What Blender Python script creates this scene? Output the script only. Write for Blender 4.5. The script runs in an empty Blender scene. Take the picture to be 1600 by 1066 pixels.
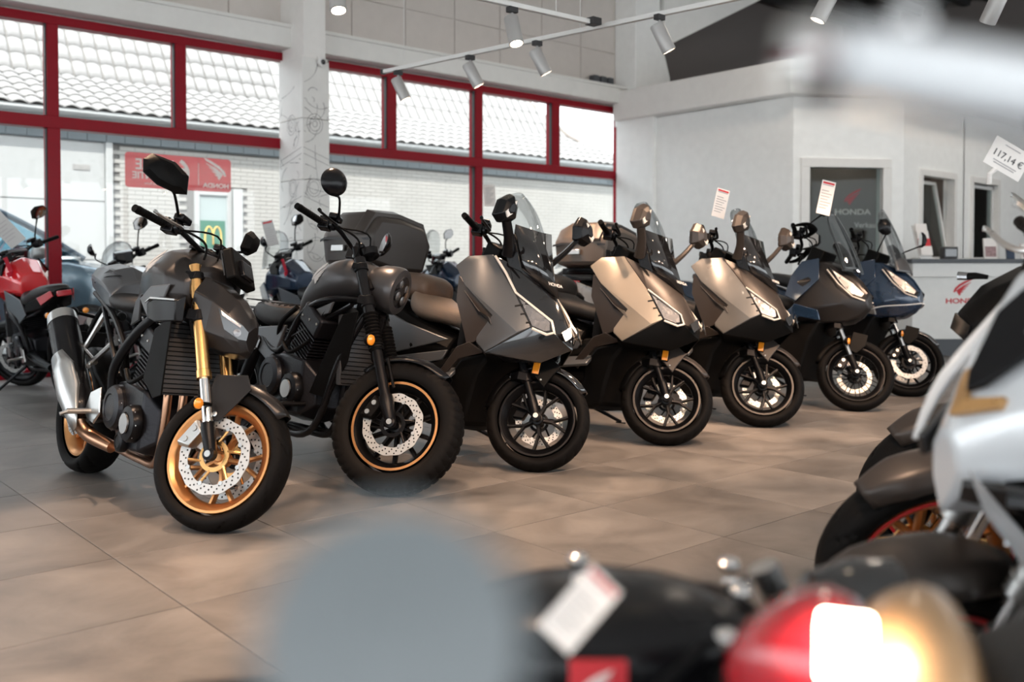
import bpy, bmesh, math, random
from mathutils import Vector as V, Matrix as M
R = math.radians
random.seed(4)
C = bpy.context.scene.collection
sc = bpy.context.scene

# ------------------------------------------------------------------ camera, world, sun, exposure
cam_d = bpy.data.cameras.new('camera'); cam = bpy.data.objects.new('camera', cam_d); C.objects.link(cam); sc.camera = cam
cam_d.sensor_width = 36; cam_d.lens = 36*1480/1600
cam_d.shift_y = -(533-456.2)/1600
cam_d.clip_start = .02; cam_d.clip_end = 200
cam.location = (0, 0, 1.08)
cam.rotation_euler = (R(90-1.4), 0, R(49-90))
cam_d.dof.use_dof = True; cam_d.dof.focus_distance = 4.6; cam_d.dof.aperture_fstop = 1.9; cam_d.dof.aperture_blades = 9

w = bpy.data.worlds.new('sky'); sc.world = w; w.use_nodes = True
bg = w.node_tree.nodes['Background']; bg.inputs[0].default_value = (.90, .96, 1, 1); bg.inputs[1].default_value = 2.9
sun_d = bpy.data.lights.new('sun', 'SUN'); sun_d.energy = 4.2; sun_d.angle = R(.6); sun_d.color = (1, .95, .88)
sun = bpy.data.objects.new('sun', sun_d); C.objects.link(sun)
sun.rotation_euler = V((-.55, -.75, 1.25)).to_track_quat('Z', 'Y').to_euler()
vs = sc.view_settings; vs.view_transform = 'Standard'; vs.look = 'None'; vs.gamma = 1; vs.exposure = .42; vs.use_curve_mapping = False
try:
    sc.cycles.use_denoising = True; sc.cycles.max_bounces = 8; sc.cycles.transparent_max_bounces = 24
    sc.cycles.sample_clamp_indirect = 6; sc.cycles.caustics_reflective = False; sc.cycles.caustics_refractive = False
except Exception: pass

# ------------------------------------------------------------------ materials
def mat(name, col, rough=.5, metal=0, coat=0, var=.06, bump=0, bscale=60, emit=0, spec=.5, rvar=.08, nscale=8, flake=0):
    m = bpy.data.materials.new(name); m.use_nodes = True; nt = m.node_tree; n = nt.nodes; l = nt.links
    b = n['Principled BSDF']
    c = tuple(col[:3])+(1,)
    tc = n.new('ShaderNodeTexCoord'); ns = n.new('ShaderNodeTexNoise'); ns.inputs['Scale'].default_value = nscale; ns.inputs['Detail'].default_value = 5
    l.new(tc.outputs['Object'], ns.inputs['Vector'])
    mx = n.new('ShaderNodeMix'); mx.data_type = 'RGBA'
    mx.inputs[6].default_value = tuple(x*(1-var) for x in col[:3])+(1,); mx.inputs[7].default_value = tuple(min(1, x*(1+var)) for x in col[:3])+(1,)
    l.new(ns.outputs['Fac'], mx.inputs[0]); l.new(mx.outputs[2], b.inputs['Base Color'])
    mr = n.new('ShaderNodeMapRange'); mr.inputs['To Min'].default_value = max(0, rough-rvar); mr.inputs['To Max'].default_value = min(1, rough+rvar)
    l.new(ns.outputs['Fac'], mr.inputs['Value']); l.new(mr.outputs[0], b.inputs['Roughness'])
    b.inputs['Metallic'].default_value = metal; b.inputs['Coat Weight'].default_value = coat; b.inputs['Coat Roughness'].default_value = .06
    b.inputs['Specular IOR Level'].default_value = spec
    if bump:
        n2 = n.new('ShaderNodeTexNoise'); n2.inputs['Scale'].default_value = bscale; n2.inputs['Detail'].default_value = 3
        l.new(tc.outputs['Object'], n2.inputs['Vector'])
        bp = n.new('ShaderNodeBump'); bp.inputs['Strength'].default_value = bump; bp.inputs['Distance'].default_value = .004
        l.new(n2.outputs['Fac'], bp.inputs['Height']); l.new(bp.outputs[0], b.inputs['Normal'])
    if emit:
        b.inputs['Emission Color'].default_value = c; b.inputs['Emission Strength'].default_value = emit
    return m
def glass(name, tint=(1, 1, 1), refl=.08, rough=0., alpha_tint=.95):
    m = bpy.data.materials.new(name); m.use_nodes = True; nt = m.node_tree; n = nt.nodes; l = nt.links
    n.remove(n['Principled BSDF']); out = n['Material Output']
    t = n.new('ShaderNodeBsdfTransparent'); t.inputs[0].default_value = tuple(x*alpha_tint for x in tint)+(1,)
    g = n.new('ShaderNodeBsdfGlossy'); g.inputs['Roughness'].default_value = rough
    lw = n.new('ShaderNodeLayerWeight'); lw.inputs[0].default_value = .25
    mr = n.new('ShaderNodeMapRange'); mr.inputs['To Min'].default_value = refl*.4; mr.inputs['To Max'].default_value = min(1, refl*5)
    l.new(lw.outputs['Fresnel'], mr.inputs['Value'])
    mx = n.new('ShaderNodeMixShader'); l.new(mr.outputs[0], mx.inputs[0]); l.new(t.outputs[0], mx.inputs[1]); l.new(g.outputs[0], mx.inputs[2])
    l.new(mx.outputs[0], out.inputs[0]); return m
D = dict
MT = D(
 white=mat('white_paint', (.82, .80, .77), .6, bump=.15, bscale=40), wallcool=mat('white_wall', (.92, .92, .90), .7, bump=.2, bscale=25),
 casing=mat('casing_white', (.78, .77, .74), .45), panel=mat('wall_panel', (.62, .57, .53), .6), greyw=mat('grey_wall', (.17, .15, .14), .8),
 black=mat('black_steel', (.025, .024, .025), .5), base=mat('baseboard_grey', (.07, .075, .085), .5),
 red=mat('red_frame', (.26, .004, .013), .4, spec=.2, var=.1), grout=mat('grout', (.07, .06, .055), .9),
 rubber=mat('tyre_rubber', (.005, .0044, .0042), .6, bump=.15, bscale=300, spec=.09), plastic=mat('black_plastic', (.0035, .0033, .0033), .45, bump=.15, bscale=500, spec=.08),
 gloss=mat('gloss_black', (.008, .008, .009), .08, coat=1, rvar=.03), satin=mat('satin_black', (.005, .005, .006), .25, rvar=.08, spec=.25),
 metalblk=mat('black_metal', (.008, .008, .009), .32, metal=.5, spec=.2), engine=mat('engine_metal', (.012, .012, .015), .34, metal=.6, bump=.2, bscale=90),
 steel=mat('brushed_steel', (.55, .55, .54), .3, metal=1), chrome=mat('chrome', (.8, .8, .8), .08, metal=1, rvar=.03),
 disc=mat('disc_steel', (.5, .5, .49), .33, metal=.55, spec=.6), hole=mat('hole_dark', (.01, .01, .01), .9),
 gold=mat('gold_anodised', (.92, .52, .20), .22, metal=1), rimgold=mat('gold_rim', (.62, .30, .12), .33, metal=.9),
 copper=mat('copper_pipe', (.48, .27, .17), .3, metal=1), hornet=mat('dark_matte_paint', (.028, .026, .026), .3, metal=.6, rvar=.05),
 hornet2=mat('anthracite_paint', (.11, .115, .122), .34, metal=.55, rvar=.05),
 rebel=mat('matte_grey_paint', (.06, .058, .06), .33, metal=.5, rvar=.05),
 bronze=mat('matte_bronze_grey', (.042, .033, .028), .36, metal=.2, rvar=.05), sand=mat('sand_beige', (.33, .28, .225), .34, metal=.25, coat=.3),
 silver=mat('silver_grey', (.155, .15, .143), .30, metal=.35, coat=.5), blue=mat('dark_blue_paint', (.012, .03, .065), .22, coat=.8, metal=.3),
 seat=mat('seat_vinyl', (.19, .14, .105), .5, bump=.6, bscale=260), seatblk=mat('black_seat', (.010, .009, .009), .5, bump=.5, bscale=260),
 seatbrown=mat('quilted_seat', (.12, .075, .05), .42, bump=.4, bscale=200), redp=mat('red_paint', (.62, .015, .02), .18, coat=1, metal=.1),
 redtag=mat('red_fabric', (.6, .02, .05), .6), amber=mat('amber_lens', (1, .32, .02), .2, coat=1, spec=.8), redlens=mat('red_lens', (.45, .01, .02), .12, coat=1),
 lampglass=mat('lamp_reflector', (.32, .32, .33), .28, metal=.9, bump=.5, bscale=50), drl=mat('light_strip', (.75, .68, .6), .25, coat=1),
 paper=mat('paper', (.85, .80, .76), .7), ink=mat('black_ink', (.02, .02, .02), .7), inkred=mat('red_ink', (.6, .03, .04), .6), inkgrey=mat('grey_ink', (.35, .33, .33), .7),
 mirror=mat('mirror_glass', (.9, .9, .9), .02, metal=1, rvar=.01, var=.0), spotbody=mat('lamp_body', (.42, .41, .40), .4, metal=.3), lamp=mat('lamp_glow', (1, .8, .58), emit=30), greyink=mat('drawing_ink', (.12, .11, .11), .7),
 rail=mat('white_rail', (.75, .74, .72), .4), screen=mat('dash_screen', (.012, .012, .014), .12, coat=1),
 white2=mat('pearl_white', (.72, .74, .76), .2, coat=.8, metal=.15), tan=mat('tan_gold_paint', (.50, .30, .15), .35, metal=.3, coat=.5),
 greyblue=mat('grey_blue_screen', (.16, .18, .19), .35), orange=mat('bronze_gold_paint', (.55, .30, .11), .3, metal=.5, coat=.5),
)
GL = D(window=glass('window_glass', (.985, 1, 1), .05, alpha_tint=1), screen=glass('clear_windscreen', (.93, .95, .96), .12), smoke=glass('smoked_screen', (.22, .2, .2), .16),
 lens=glass('headlight_lens', (.85, .85, .85), .16), car=glass('car_glass', (.35, .5, .55), .3), booth=glass('booth_glass', (.9, .95, .95), .02))
MT['case_tan'] = mat('case_brown', (.13, .10, .08), .38, metal=.3)
def stickermat():
    m = mat('translucent_red_sticker', (.62, .05, .07), .6); nt = m.node_tree
    tr = nt.nodes.new('ShaderNodeBsdfTransparent'); mx = nt.nodes.new('ShaderNodeMixShader'); mx.inputs[0].default_value = .62
    tl = nt.nodes.new('ShaderNodeBsdfTranslucent'); tl.inputs[0].default_value = (.8, .2, .2, 1)
    m2 = nt.nodes.new('ShaderNodeMixShader'); m2.inputs[0].default_value = .5
    b = nt.nodes['Principled BSDF']; o = nt.nodes['Material Output']
    nt.links.new(b.outputs[0], m2.inputs[1]); nt.links.new(tl.outputs[0], m2.inputs[2])
    nt.links.new(tr.outputs[0], mx.inputs[1]); nt.links.new(m2.outputs[0], mx.inputs[2]); nt.links.new(mx.outputs[0], o.inputs[0]); return m
MT['sticker'] = stickermat()
def tilemat():
    m = bpy.data.materials.new('stone_floor_tile'); m.use_nodes = True; nt = m.node_tree; n = nt.nodes; l = nt.links; b = n['Principled BSDF']
    g = n.new('ShaderNodeNewGeometry'); oi = n.new('ShaderNodeObjectInfo')
    ns = n.new('ShaderNodeTexNoise'); ns.inputs['Scale'].default_value = 2.2; ns.inputs['Detail'].default_value = 8; ns.inputs['Roughness'].default_value = .62; ns.inputs['Distortion'].default_value = .6
    ad = n.new('ShaderNodeVectorMath'); ad.operation = 'MULTIPLY_ADD'; cb = n.new('ShaderNodeCombineXYZ')
    l.new(oi.outputs['Random'], cb.inputs[0]); l.new(oi.outputs['Random'], cb.inputs[1]); ad.inputs[1].default_value = (37, 11, 0)
    l.new(cb.outputs[0], ad.inputs[0]); l.new(g.outputs['Position'], ad.inputs[2]); l.new(ad.outputs[0], ns.inputs['Vector'])
    cr = n.new('ShaderNodeValToRGB'); cr.color_ramp.elements[0].position = .3; cr.color_ramp.elements[0].color = (.095, .087, .082, 1)
    cr.color_ramp.elements[1].position = .72; cr.color_ramp.elements[1].color = (.235, .218, .205, 1)
    l.new(ns.outputs['Fac'], cr.inputs[0])
    mr = n.new('ShaderNodeMapRange'); mr.inputs['To Min'].default_value = .88; mr.inputs['To Max'].default_value = 1.08; l.new(oi.outputs['Random'], mr.inputs['Value'])
    mu = n.new('ShaderNodeMix'); mu.data_type = 'RGBA'; mu.blend_type = 'MULTIPLY'; mu.inputs[0].default_value = 1
    l.new(cr.outputs[0], mu.inputs[6]); l.new(mr.outputs[0], mu.inputs[7]); l.new(mu.outputs[2], b.inputs['Base Color'])
    m2 = n.new('ShaderNodeMapRange'); m2.inputs['To Min'].default_value = .36; m2.inputs['To Max'].default_value = .56; l.new(ns.outputs['Fac'], m2.inputs['Value']); l.new(m2.outputs[0], b.inputs['Roughness'])
    bp = n.new('ShaderNodeBump'); bp.inputs['Strength'].default_value = .12; bp.inputs['Distance'].default_value = .003; l.new(ns.outputs['Fac'], bp.inputs['Height']); l.new(bp.outputs[0], b.inputs['Normal'])
    return m
MT['tile'] = tilemat()

# ------------------------------------------------------------------ geometry helpers
class MB:
    def __init__(s): s.v = []; s.f = []; s.m = []; s.mi = 0
    def add(s, vs, fs):
        o = len(s.v); s.v += [V(v) for v in vs]; s.f += [[i+o for i in f] for f in fs]; s.m += [s.mi]*len(fs); return s
    def box(s, lo, hi, rot=None, org=None):
        x0, y0, z0 = lo; x1, y1, z1 = hi
        vs = [V(p) for p in ((x0,y0,z0),(x1,y0,z0),(x1,y1,z0),(x0,y1,z0),(x0,y0,z1),(x1,y0,z1),(x1,y1,z1),(x0,y1,z1))]
        if rot is not None:
            c = V(org) if org is not None else sum(vs, V())/8
            vs = [rot @ (v-c)+c for v in vs]
        return s.add(vs, [(0,3,2,1),(4,5,6,7),(0,1,5,4),(1,2,6,5),(2,3,7,6),(3,0,4,7)])
    def cbox(s, c, d, rot=None):
        c = V(c); d = V(d)/2; return s.box(c-d, c+d, rot)
    def ring(s, rings, close=True, cap=True):
        n = len(rings[0]); vs = [p for r in rings for p in r]; fs = []
        for i in range(len(rings)-1):
            for j in range(n if close else n-1):
                k = (j+1) % n; fs.append((i*n+j, i*n+k, (i+1)*n+k, (i+1)*n+j))
        if cap:
            fs.append(tuple(range(n))[::-1]); fs.append(tuple((len(rings)-1)*n+j for j in range(n)))
        return s.add(vs, fs)
    def tube(s, pts, r, n=10, cap=True, smooth=0, flat=1):
        pts = [V(p) for p in pts]
        rs = list(r) if hasattr(r, '__len__') else [r]*len(pts)
        if smooth:
            P, Q = [], []
            for i in range(len(pts)-1):
                a, b, c, d = pts[max(i-1, 0)], pts[i], pts[i+1], pts[min(i+2, len(pts)-1)]
                for k in range(smooth):
                    t = k/smooth
                    P.append(.5*((2*b)+(c-a)*t+(2*a-5*b+4*c-d)*t*t+(3*b-a-3*c+d)*t**3)); Q.append(rs[i]*(1-t)+rs[i+1]*t)
            pts, rs = P+[pts[-1]], Q+[rs[-1]]
        rings = []; up = None
        for i, p in enumerate(pts):
            t = (pts[min(i+1, len(pts)-1)]-pts[max(i-1, 0)]).normalized()
            if up is None: up = V((0, 0, 1)) if abs(t.z) < .9 else V((1, 0, 0))
            x = t.cross(up).normalized(); up = x.cross(t).normalized()
            rings.append([p+(x*math.cos(a)*rs[i]+up*math.sin(a)*rs[i]*flat) for a in (2*math.pi*j/n for j in range(n))])
        return s.ring(rings, cap=cap)
    def lathe(s, prof, o=(0,0,0), ax=(0,1,0), n=24, cap=True):   # prof: (radius, height along ax)
        o = V(o); ax = V(ax).normalized(); x = ax.orthogonal().normalized(); y = ax.cross(x)
        return s.ring([[o+ax*h+(x*math.cos(a)+y*math.sin(a))*max(r, 1e-4) for a in (2*math.pi*j/n for j in range(n))] for r, h in prof], cap=cap)
    def loft(s, st, n=20):          # stations along x: (x, zc, hz, hy, exponent[, yc])
        rings = []
        for q in st:
            x, zc, hz, hy, e = q[:5]; yc = q[5] if len(q) > 5 else 0
            ring = []
            for j in range(n):
                a = 2*math.pi*j/n; c, d = math.cos(a), math.sin(a); k = 2/e
                ring.append(V((x, yc+hy*math.copysign(abs(c)**k, c), zc+hz*math.copysign(abs(d)**k, d))))
            rings.append(ring)
        return s.ring(rings)
    def prism(s, ol, y0, y1):       # side-view outline (x,z) extruded over y
        n = len(ol)
        a = sum(ol[i][0]*ol[(i+1) % n][1]-ol[(i+1) % n][0]*ol[i][1] for i in range(n))
        if a < 0: ol = ol[::-1]
        vs = [(x, y0, z) for x, z in ol]+[(x, y1, z) for x, z in ol]
        return s.add(vs, [tuple(range(n)), tuple(range(2*n-1, n-1, -1))]+[(i, i+n, (i+1) % n+n, (i+1) % n)[::1] for i in range(n)])
    def plate(s, pts, th):          # 3D polygon (nearly flat) thickened along its normal
        pts = [V(p) for p in pts]; n = len(pts); nr = V()
        for i in range(n): nr += pts[i].cross(pts[(i+1) % n])
        nr.normalize(); vs = [p+nr*th/2 for p in pts]+[p-nr*th/2 for p in pts]
        return s.add(vs, [tuple(range(n)), tuple(range(2*n-1, n-1, -1))]+[(i, i+n, (i+1) % n+n, (i+1) % n) for i in range(n)])
    def mirror(s):                  # mirrored copy over y
        n = len(s.v); vs = [V((v.x, -v.y, v.z)) for v in s.v]; fs = [tuple(f[::-1]) for f in s.f]
        mi = s.m[:]; s.add(vs, fs); s.m[-len(mi):] = mi; return s
    def build(s, name, m, parent=None, bevel=0, sub=0, ang=38, solid=0, G=None, fix=True):
        me = bpy.data.meshes.new(name)
        vs = [G @ v for v in s.v] if G is not None else s.v
        me.from_pydata([tuple(v) for v in vs], [], [tuple(f) for f in s.f])
        for q in (m if isinstance(m, (list, tuple)) else [m]): me.materials.append(MT[q] if isinstance(q, str) else q)
        me.polygons.foreach_set('material_index', s.m)
        if fix:
            b = bmesh.new(); b.from_mesh(me); bmesh.ops.recalc_face_normals(b, faces=b.faces); b.to_mesh(me); b.free()
        me.polygons.foreach_set('use_smooth', [True]*len(me.polygons))
        o = bpy.data.objects.new(name, me); C.objects.link(o)
        if solid:
            q = o.modifiers.new('s', 'SOLIDIFY'); q.thickness = solid; q.offset = 0
        if sub:
            q = o.modifiers.new('u', 'SUBSURF'); q.levels = sub; q.render_levels = sub
        if bevel:
            q = o.modifiers.new('b', 'BEVEL'); q.width = bevel; q.segments = 2; q.limit_method = 'ANGLE'; q.angle_limit = R(28); q.harden_normals = False
        if not sub: me.set_sharp_from_angle(angle=R(ang))
        if parent is not None: o.parent = parent
        return o
def tag(o, label=None, cat=None, group=None, kind=None):
    if label: o['label'] = label
    if cat: o['category'] = cat
    if group: o['group'] = group
    if kind: o['kind'] = kind
    return o
def empty(name, loc=(0,0,0), rz=0, mat4=None):
    o = bpy.data.objects.new(name, None); C.objects.link(o); o.empty_display_size = .1
    if mat4 is not None: o.matrix_world = mat4
    else: o.location = loc; o.rotation_euler = (0, 0, rz)
    return o
def copy_tree(o, parent=None):
    c = o.copy(); C.objects.link(c); c.parent = parent
    if parent is not None: c.matrix_parent_inverse = o.matrix_parent_inverse.copy()
    for ch in list(o.children): copy_tree(ch, c)
    return c
def frame(o, x, y):     # matrix with local x, y axes at o
    x = V(x).normalized(); z = x.cross(V(y)).normalized(); y = z.cross(x)
    m = M((x, y, z)).transposed().to_4x4(); m.translation = V(o); return m
def text(name, s, size, m, mat4, parent=None, ext=.0008, align='CENTER', mirror=False, bold=0, sx=1):
    c = bpy.data.curves.new(name, 'FONT'); c.body = s; c.size = size; c.extrude = ext; c.align_x = align; c.align_y = 'CENTER'; c.offset = bold
    c.materials.append(MT[m] if isinstance(m, str) else m)
    o = bpy.data.objects.new(name, c); C.objects.link(o)
    mm = mat4 @ M.Diagonal((-sx if mirror else sx, 1, 1, 1))
    dg = bpy.context.evaluated_depsgraph_get(); me = bpy.data.meshes.new_from_object(o.evaluated_get(dg)); bpy.data.objects.remove(o); bpy.data.curves.remove(c)
    o = bpy.data.objects.new(name, me); C.objects.link(o)
    if parent is not None: o.parent = parent
    o.matrix_basis = mm
    return o
WING = [[(.0, .22), (.08, .42), (.30, .62), (.62, .80), (1.0, .95), (.90, .82), (.60, .66), (.34, .50), (.16, .34), (.10, .20)]]
for i in range(5):      # separate feathers below the leading edge, pointing to +x
    x0, y0 = .14+.035*i, .30-.055*i; x1, y1 = .93-.13*i, .74-.155*i
    WING.append([(x0, y0), ((x0+x1)/2, (y0+y1)/2+.045), (x1, y1), (x1-.07, y1-.075), ((x0+x1)/2, (y0+y1)/2-.035), (x0+.03, y0-.05)])
def wing(name, w, m, mat4, parent=None, flip=False, th=.0012):
    b = MB()
    for f in WING:
        pts = [((-x if flip else x)*w, y*w, 0) for x, y in f]; b.plate(pts, th)
    o = b.build(name, m, None)
    if parent is not None: o.parent = parent
    o.matrix_basis = mat4
    return o
def struct(o, label, cat='wall'): return tag(o, label, cat, kind='structure')

# ------------------------------------------------------------------ floor: grout slab and single tiles
TX, TY = .65, .66
F_ = V((math.cos(R(49)), math.sin(R(49)))); R_ = V((F_.y, -F_.x))
floor = MB().box((-6, -6, -.12), (18, 10.2, -.006)).build('floor', 'grout'); struct(floor, 'grey stone-look tiled showroom floor with thin dark joints', 'floor')
tb = MB().box((.0018, .0018, -.02), (TX-.0018, TY-.0018, 0)); tproto = None; rest = MB(); tiles = []
for i in range(-11, 27):
    for j in range(-11, 16):
        x, y = 1.18+i*TX, 2.3+j*TY
        if x < -6 or y < -6 or x+TX > 18 or y+TY > 10.25: continue
        c = V((x+TX/2, y+TY/2)); d = c.dot(F_); l = c.dot(R_)
        seen = d > 1.4 and abs(l/d) < .60 and 1.08/d*1480+420 < 1180
        tiles.append((0 if seen else 1, d, x, y))
tiles.sort()
for k, (s, d, x, y) in enumerate(tiles):
    if s == 0 and k < 300:
        if tproto is None: tproto = tb.build('tile', 'tile', floor, bevel=.0012)
        o = tproto if k == 0 else tproto.copy()
        if k: C.objects.link(o)
        o.location = (x, y, 0)
    else: rest.box((x+.002, y+.002, -.02), (x+TX-.002, y+TY-.002, 0))
tag(rest.build('floor_tiles', 'tile', floor), kind='stuff')

# ------------------------------------------------------------------ window wall (Y = 10.2)
def bar(name, lo, hi, m, parent, bevel=.004): return MB().box(lo, hi).build(name, m, parent, bevel=bevel)
def window(n, x0, x1, ups, lows, label):
    f = MB()
    ZT, ZB = 3.60, 0
    f.box((x0, 10.14, ZT-.09), (x1, 10.28, ZT)).box((x0, 10.14, 0), (x1, 10.28, .09)).box((x0, 10.14, .09), (x0+.07, 10.28, ZT-.09)).box((x1-.09, 10.14, .09), (x1, 10.28, ZT-.09))
    wd = struct(f.build('window_%d' % n, 'red', bevel=.006), label, 'window')
    bar('transom', (x0+.07, 10.13, 2.48), (x1-.09, 10.28, 2.60), 'red', wd)
    for a, b in ups: bar('mullion', (a, 10.135, 2.60), (b, 10.28, ZT-.09), 'red', wd)
    for a, b in lows: bar('mullion', (a, 10.135, .09), (b, 10.28, 2.48), 'red', wd)
    xs = [x0+.07]+[v for p in ups for v in p]+[x1-.09]
    for a, b in zip(xs[::2], xs[1::2]): bar('pane', (a, 10.20, 2.60), (b, 10.212, ZT-.09), GL['window'], wd, 0)
    xs = [x0+.07]+[v for p in lows for v in p]+[x1-.09]
    for a, b in zip(xs[::2], xs[1::2]): bar('pane', (a, 10.20, .09), (b, 10.212, 2.48), GL['window'], wd, 0)
    g = MB()   # black rubber seals on the room side
    for a, b in ups: g.box((a-.012, 10.15, 2.61), (a, 10.2, ZT-.09))
    for a, b in lows: g.box((a-.012, 10.15, .1), (a, 10.2, 2.47))
    g.build('rubber_seal', 'black', wd)
    return wd
window(1, -6, 5.50, [(-3.1, -2.98), (-1.8, -1.68), (-.15, -.03), (1.2, 1.32), (2.71, 2.82), (4.0, 4.12)], [(-3.1, -2.98), (-.15, -.03), (2.71, 2.83)], 'large red-framed showroom window left of the printed pillar, mirrored red sign on its glass')
window(2, 5.50, 11.14, [(6.72, 6.86), (8.15, 8.28), (9.6, 9.75)], [(8.15, 8.28)], 'large red-framed showroom window right of the printed pillar, paper notice on its glass')
up = MB().box((-6, 10.2, 3.6), (17.9, 10.4, 6)).box((11.14, 10.1, 0), (17.9, 10.3, 3.6)).build('wall_north', 'panel'); struct(up, 'light grey panelled wall above the showroom windows')
for x in range(-7, 15):
    xx = 7.03-8*.0+x*.8-.0
    if xx+.8 < -6 or xx > 11.8 or xx < -6: continue
    for z0, z1 in ((3.9, 4.43), (4.43, 5.99)):
        MB().box((xx+.006, 10.185, z0+.005), (min(xx+.794, 11.9), 10.2, z1-.005)).build('wall_panel', 'panel', up, bevel=.004)
cs = MB().box((-6, 9.93, 3.62), (10.98, 10.18, 3.86)).box((-6, 9.90, 3.84), (10.98, 10.18, 3.88)).build('trim_1', 'casing', bevel=.006); struct(cs, 'long white shutter casing running above the red window frames', 'trim')
MB().box((10.98, 9.92, 3.61), (11.0, 10.18, 3.89)).build('end_cap', 'spotbody', cs)
bx = MB()
for k in range(3): bx.box((10.32+k*.16, 9.98, 3.88), (10.43+k*.16, 10.1, 4.0))
tag(bx.build('cable_box', 'base', bevel=.01), 'three small dark boxes on top of the window casing near the corner', 'box')
# printed pillar
pl = MB().box((5.27, 9.64, 0), (5.55, 10.2, 6)).build('wall_pillar', 'white', bevel=.004); struct(pl, 'white pillar between the two windows, printed with line drawings', 'pillar')
for k in range(5):
    z = .02+k*.69
    MB().box((5.23, 9.60, z), (5.57, 10.16, z+.685)).build('clad_panel', 'casing', pl, bevel=.004)
rng = random.Random(3)
dr = MB()
def seg(p, q, face, th=.0035):
    # p,q in (u,z); face 0: south face (u along X), 1: west face (u along Y)
    a = V((5.24+p[0], 9.5975, p[1])) if face == 0 else V((5.2275, 9.62+p[0], p[1])); b = V((5.24+q[0], 9.5975, q[1])) if face == 0 else V((5.2275, 9.62+q[0], q[1]))
    d = (b-a)
    if d.length < 1e-4: return
    n = V((0, 1, 0)) if face == 0 else V((1, 0, 0)); s = d.normalized().cross(n)*th/2
    dr.add([a-s, b-s, b+s, a+s], [(0, 1, 2, 3)])
for face, U in ((0, .32), (1, .52)):
    for k in range(46):
        u = rng.uniform(0, U); z = rng.uniform(.3, 3.2); a = rng.uniform(0, 6.28); L = rng.uniform(.05, .3); cur = rng.uniform(-2.5, 2.5)
        for t in range(8):
            u2 = u+math.cos(a)*L/6; z2 = z+math.sin(a)*L/6; a += cur/8
            if not 0 < u2 < U: break
            seg((u, z), (u2, z2), face, rng.choice((.003, .004, .006))); u, z = u2, z2
    for cu, cz, rr in ((U*.45, 2.72, .10), (U*.45, 2.72, .07), (U*.45, 2.72, .03), (U*.4, 2.0, .09), (U*.4, 2.0, .06), (U*.5, 1.3, .12)):
        for t in range(20): seg((cu+rr*math.cos(t*.314), cz+rr*1.15*math.sin(t*.314)), (cu+rr*math.cos(t*.314+.314), cz+rr*1.15*math.sin(t*.314+.314)), face, .004)
    for z in (2.45, 2.38, 1.9, 1.1): seg((0, z), (U, z-.12), face, .004)
dr.build('line_drawing', 'greyink', pl, fix=False)
# security camera on pillar
cm = empty('security_camera', (5.46, 9.58, 3.42)); tag(cm, 'white dome security camera with dark lens high on the printed pillar', 'camera')
MB().lathe([(.001, -.005), (.05, -.005), (.055, .0), (.055, .03), (.03, .045), (.001, .045)], (0, .0, 0), (0, -1, 0)).build('housing', 'rail', cm)
MB().lathe([(.032, .0), (.03, .015), (.018, .028), (.001, .032)], (0, -.035, 0), (0, -1, 0)).build('lens', 'gloss', cm)
MB().tube([(.05, 0, .0), (.09, .0, .02), (.10, .02, .04)], .004, 6, smooth=4).build('cable', 'black', cm)
# sticker and notice on the glass
sg = empty('window_sticker', mat4=frame((4.06, 10.188, 2.125), (1, 0, 0), (0, 0, 1))); tag(sg, 'red Honda "6 Jahre Garantie" sign on the window glass, seen mirrored from behind', 'sign')
ol = []
for cx, cz, a0 in ((.55, .15, 0), (-.55, .15, 90), (-.55, -.15, 180), (.55, -.15, 270)):
    for t in range(5): ol.append((cx+.035*math.cos(R(a0+t*22.5)), cz+.035*math.sin(R(a0+t*22.5)), 0))
MB().plate(ol, .001).build('backing', 'sticker', sg)
I = M.Identity(4)
def T(x, y, z=0): return M.Translation((x, y, z))
text('digit', '6', .30, 'paper', T(.04, .02, .001), sg, mirror=True, bold=.006)
text('lettering', 'JAHRE', .16, 'paper', T(-.27, .06, .001), sg, mirror=True, bold=.003, sx=.95)
text('lettering', 'GARANTIE', .10, 'paper', T(-.27, -.055, .001), sg, mirror=True, bold=.002)
text('lettering', 'auf Motorräder und Roller', .035, 'paper', T(-.2, -.135, .001), sg, mirror=True)
text('lettering', 'HONDA', .07, 'paper', T(.41, -.12, .001), sg, mirror=True, bold=.002, sx=1.15)
wing('wing_emblem', .26, 'paper', T(.53, -.06, .001), sg, flip=True)
MB().box((.205, -.12, 0), (.212, .12, .002)).build('divider', 'paper', sg)
nt_ = empty('paper_notice', mat4=frame((8.44, 10.185, 2.10), (1, 0, .08), (0, 0, 1))); tag(nt_, 'white A4 paper notice taped to the window behind the dark grey scooter', 'paper')
MB().box((-.105, -.15, -.001), (.105, .15, .001)).build('sheet', 'paper', nt_)
b = MB()
for k in range(9): b.box((-.08, .1-k*.026, .001), (.08-.03*(k % 3), .108-k*.026, .0018))
b.build('printed_lines', 'inkgrey', nt_)

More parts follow.
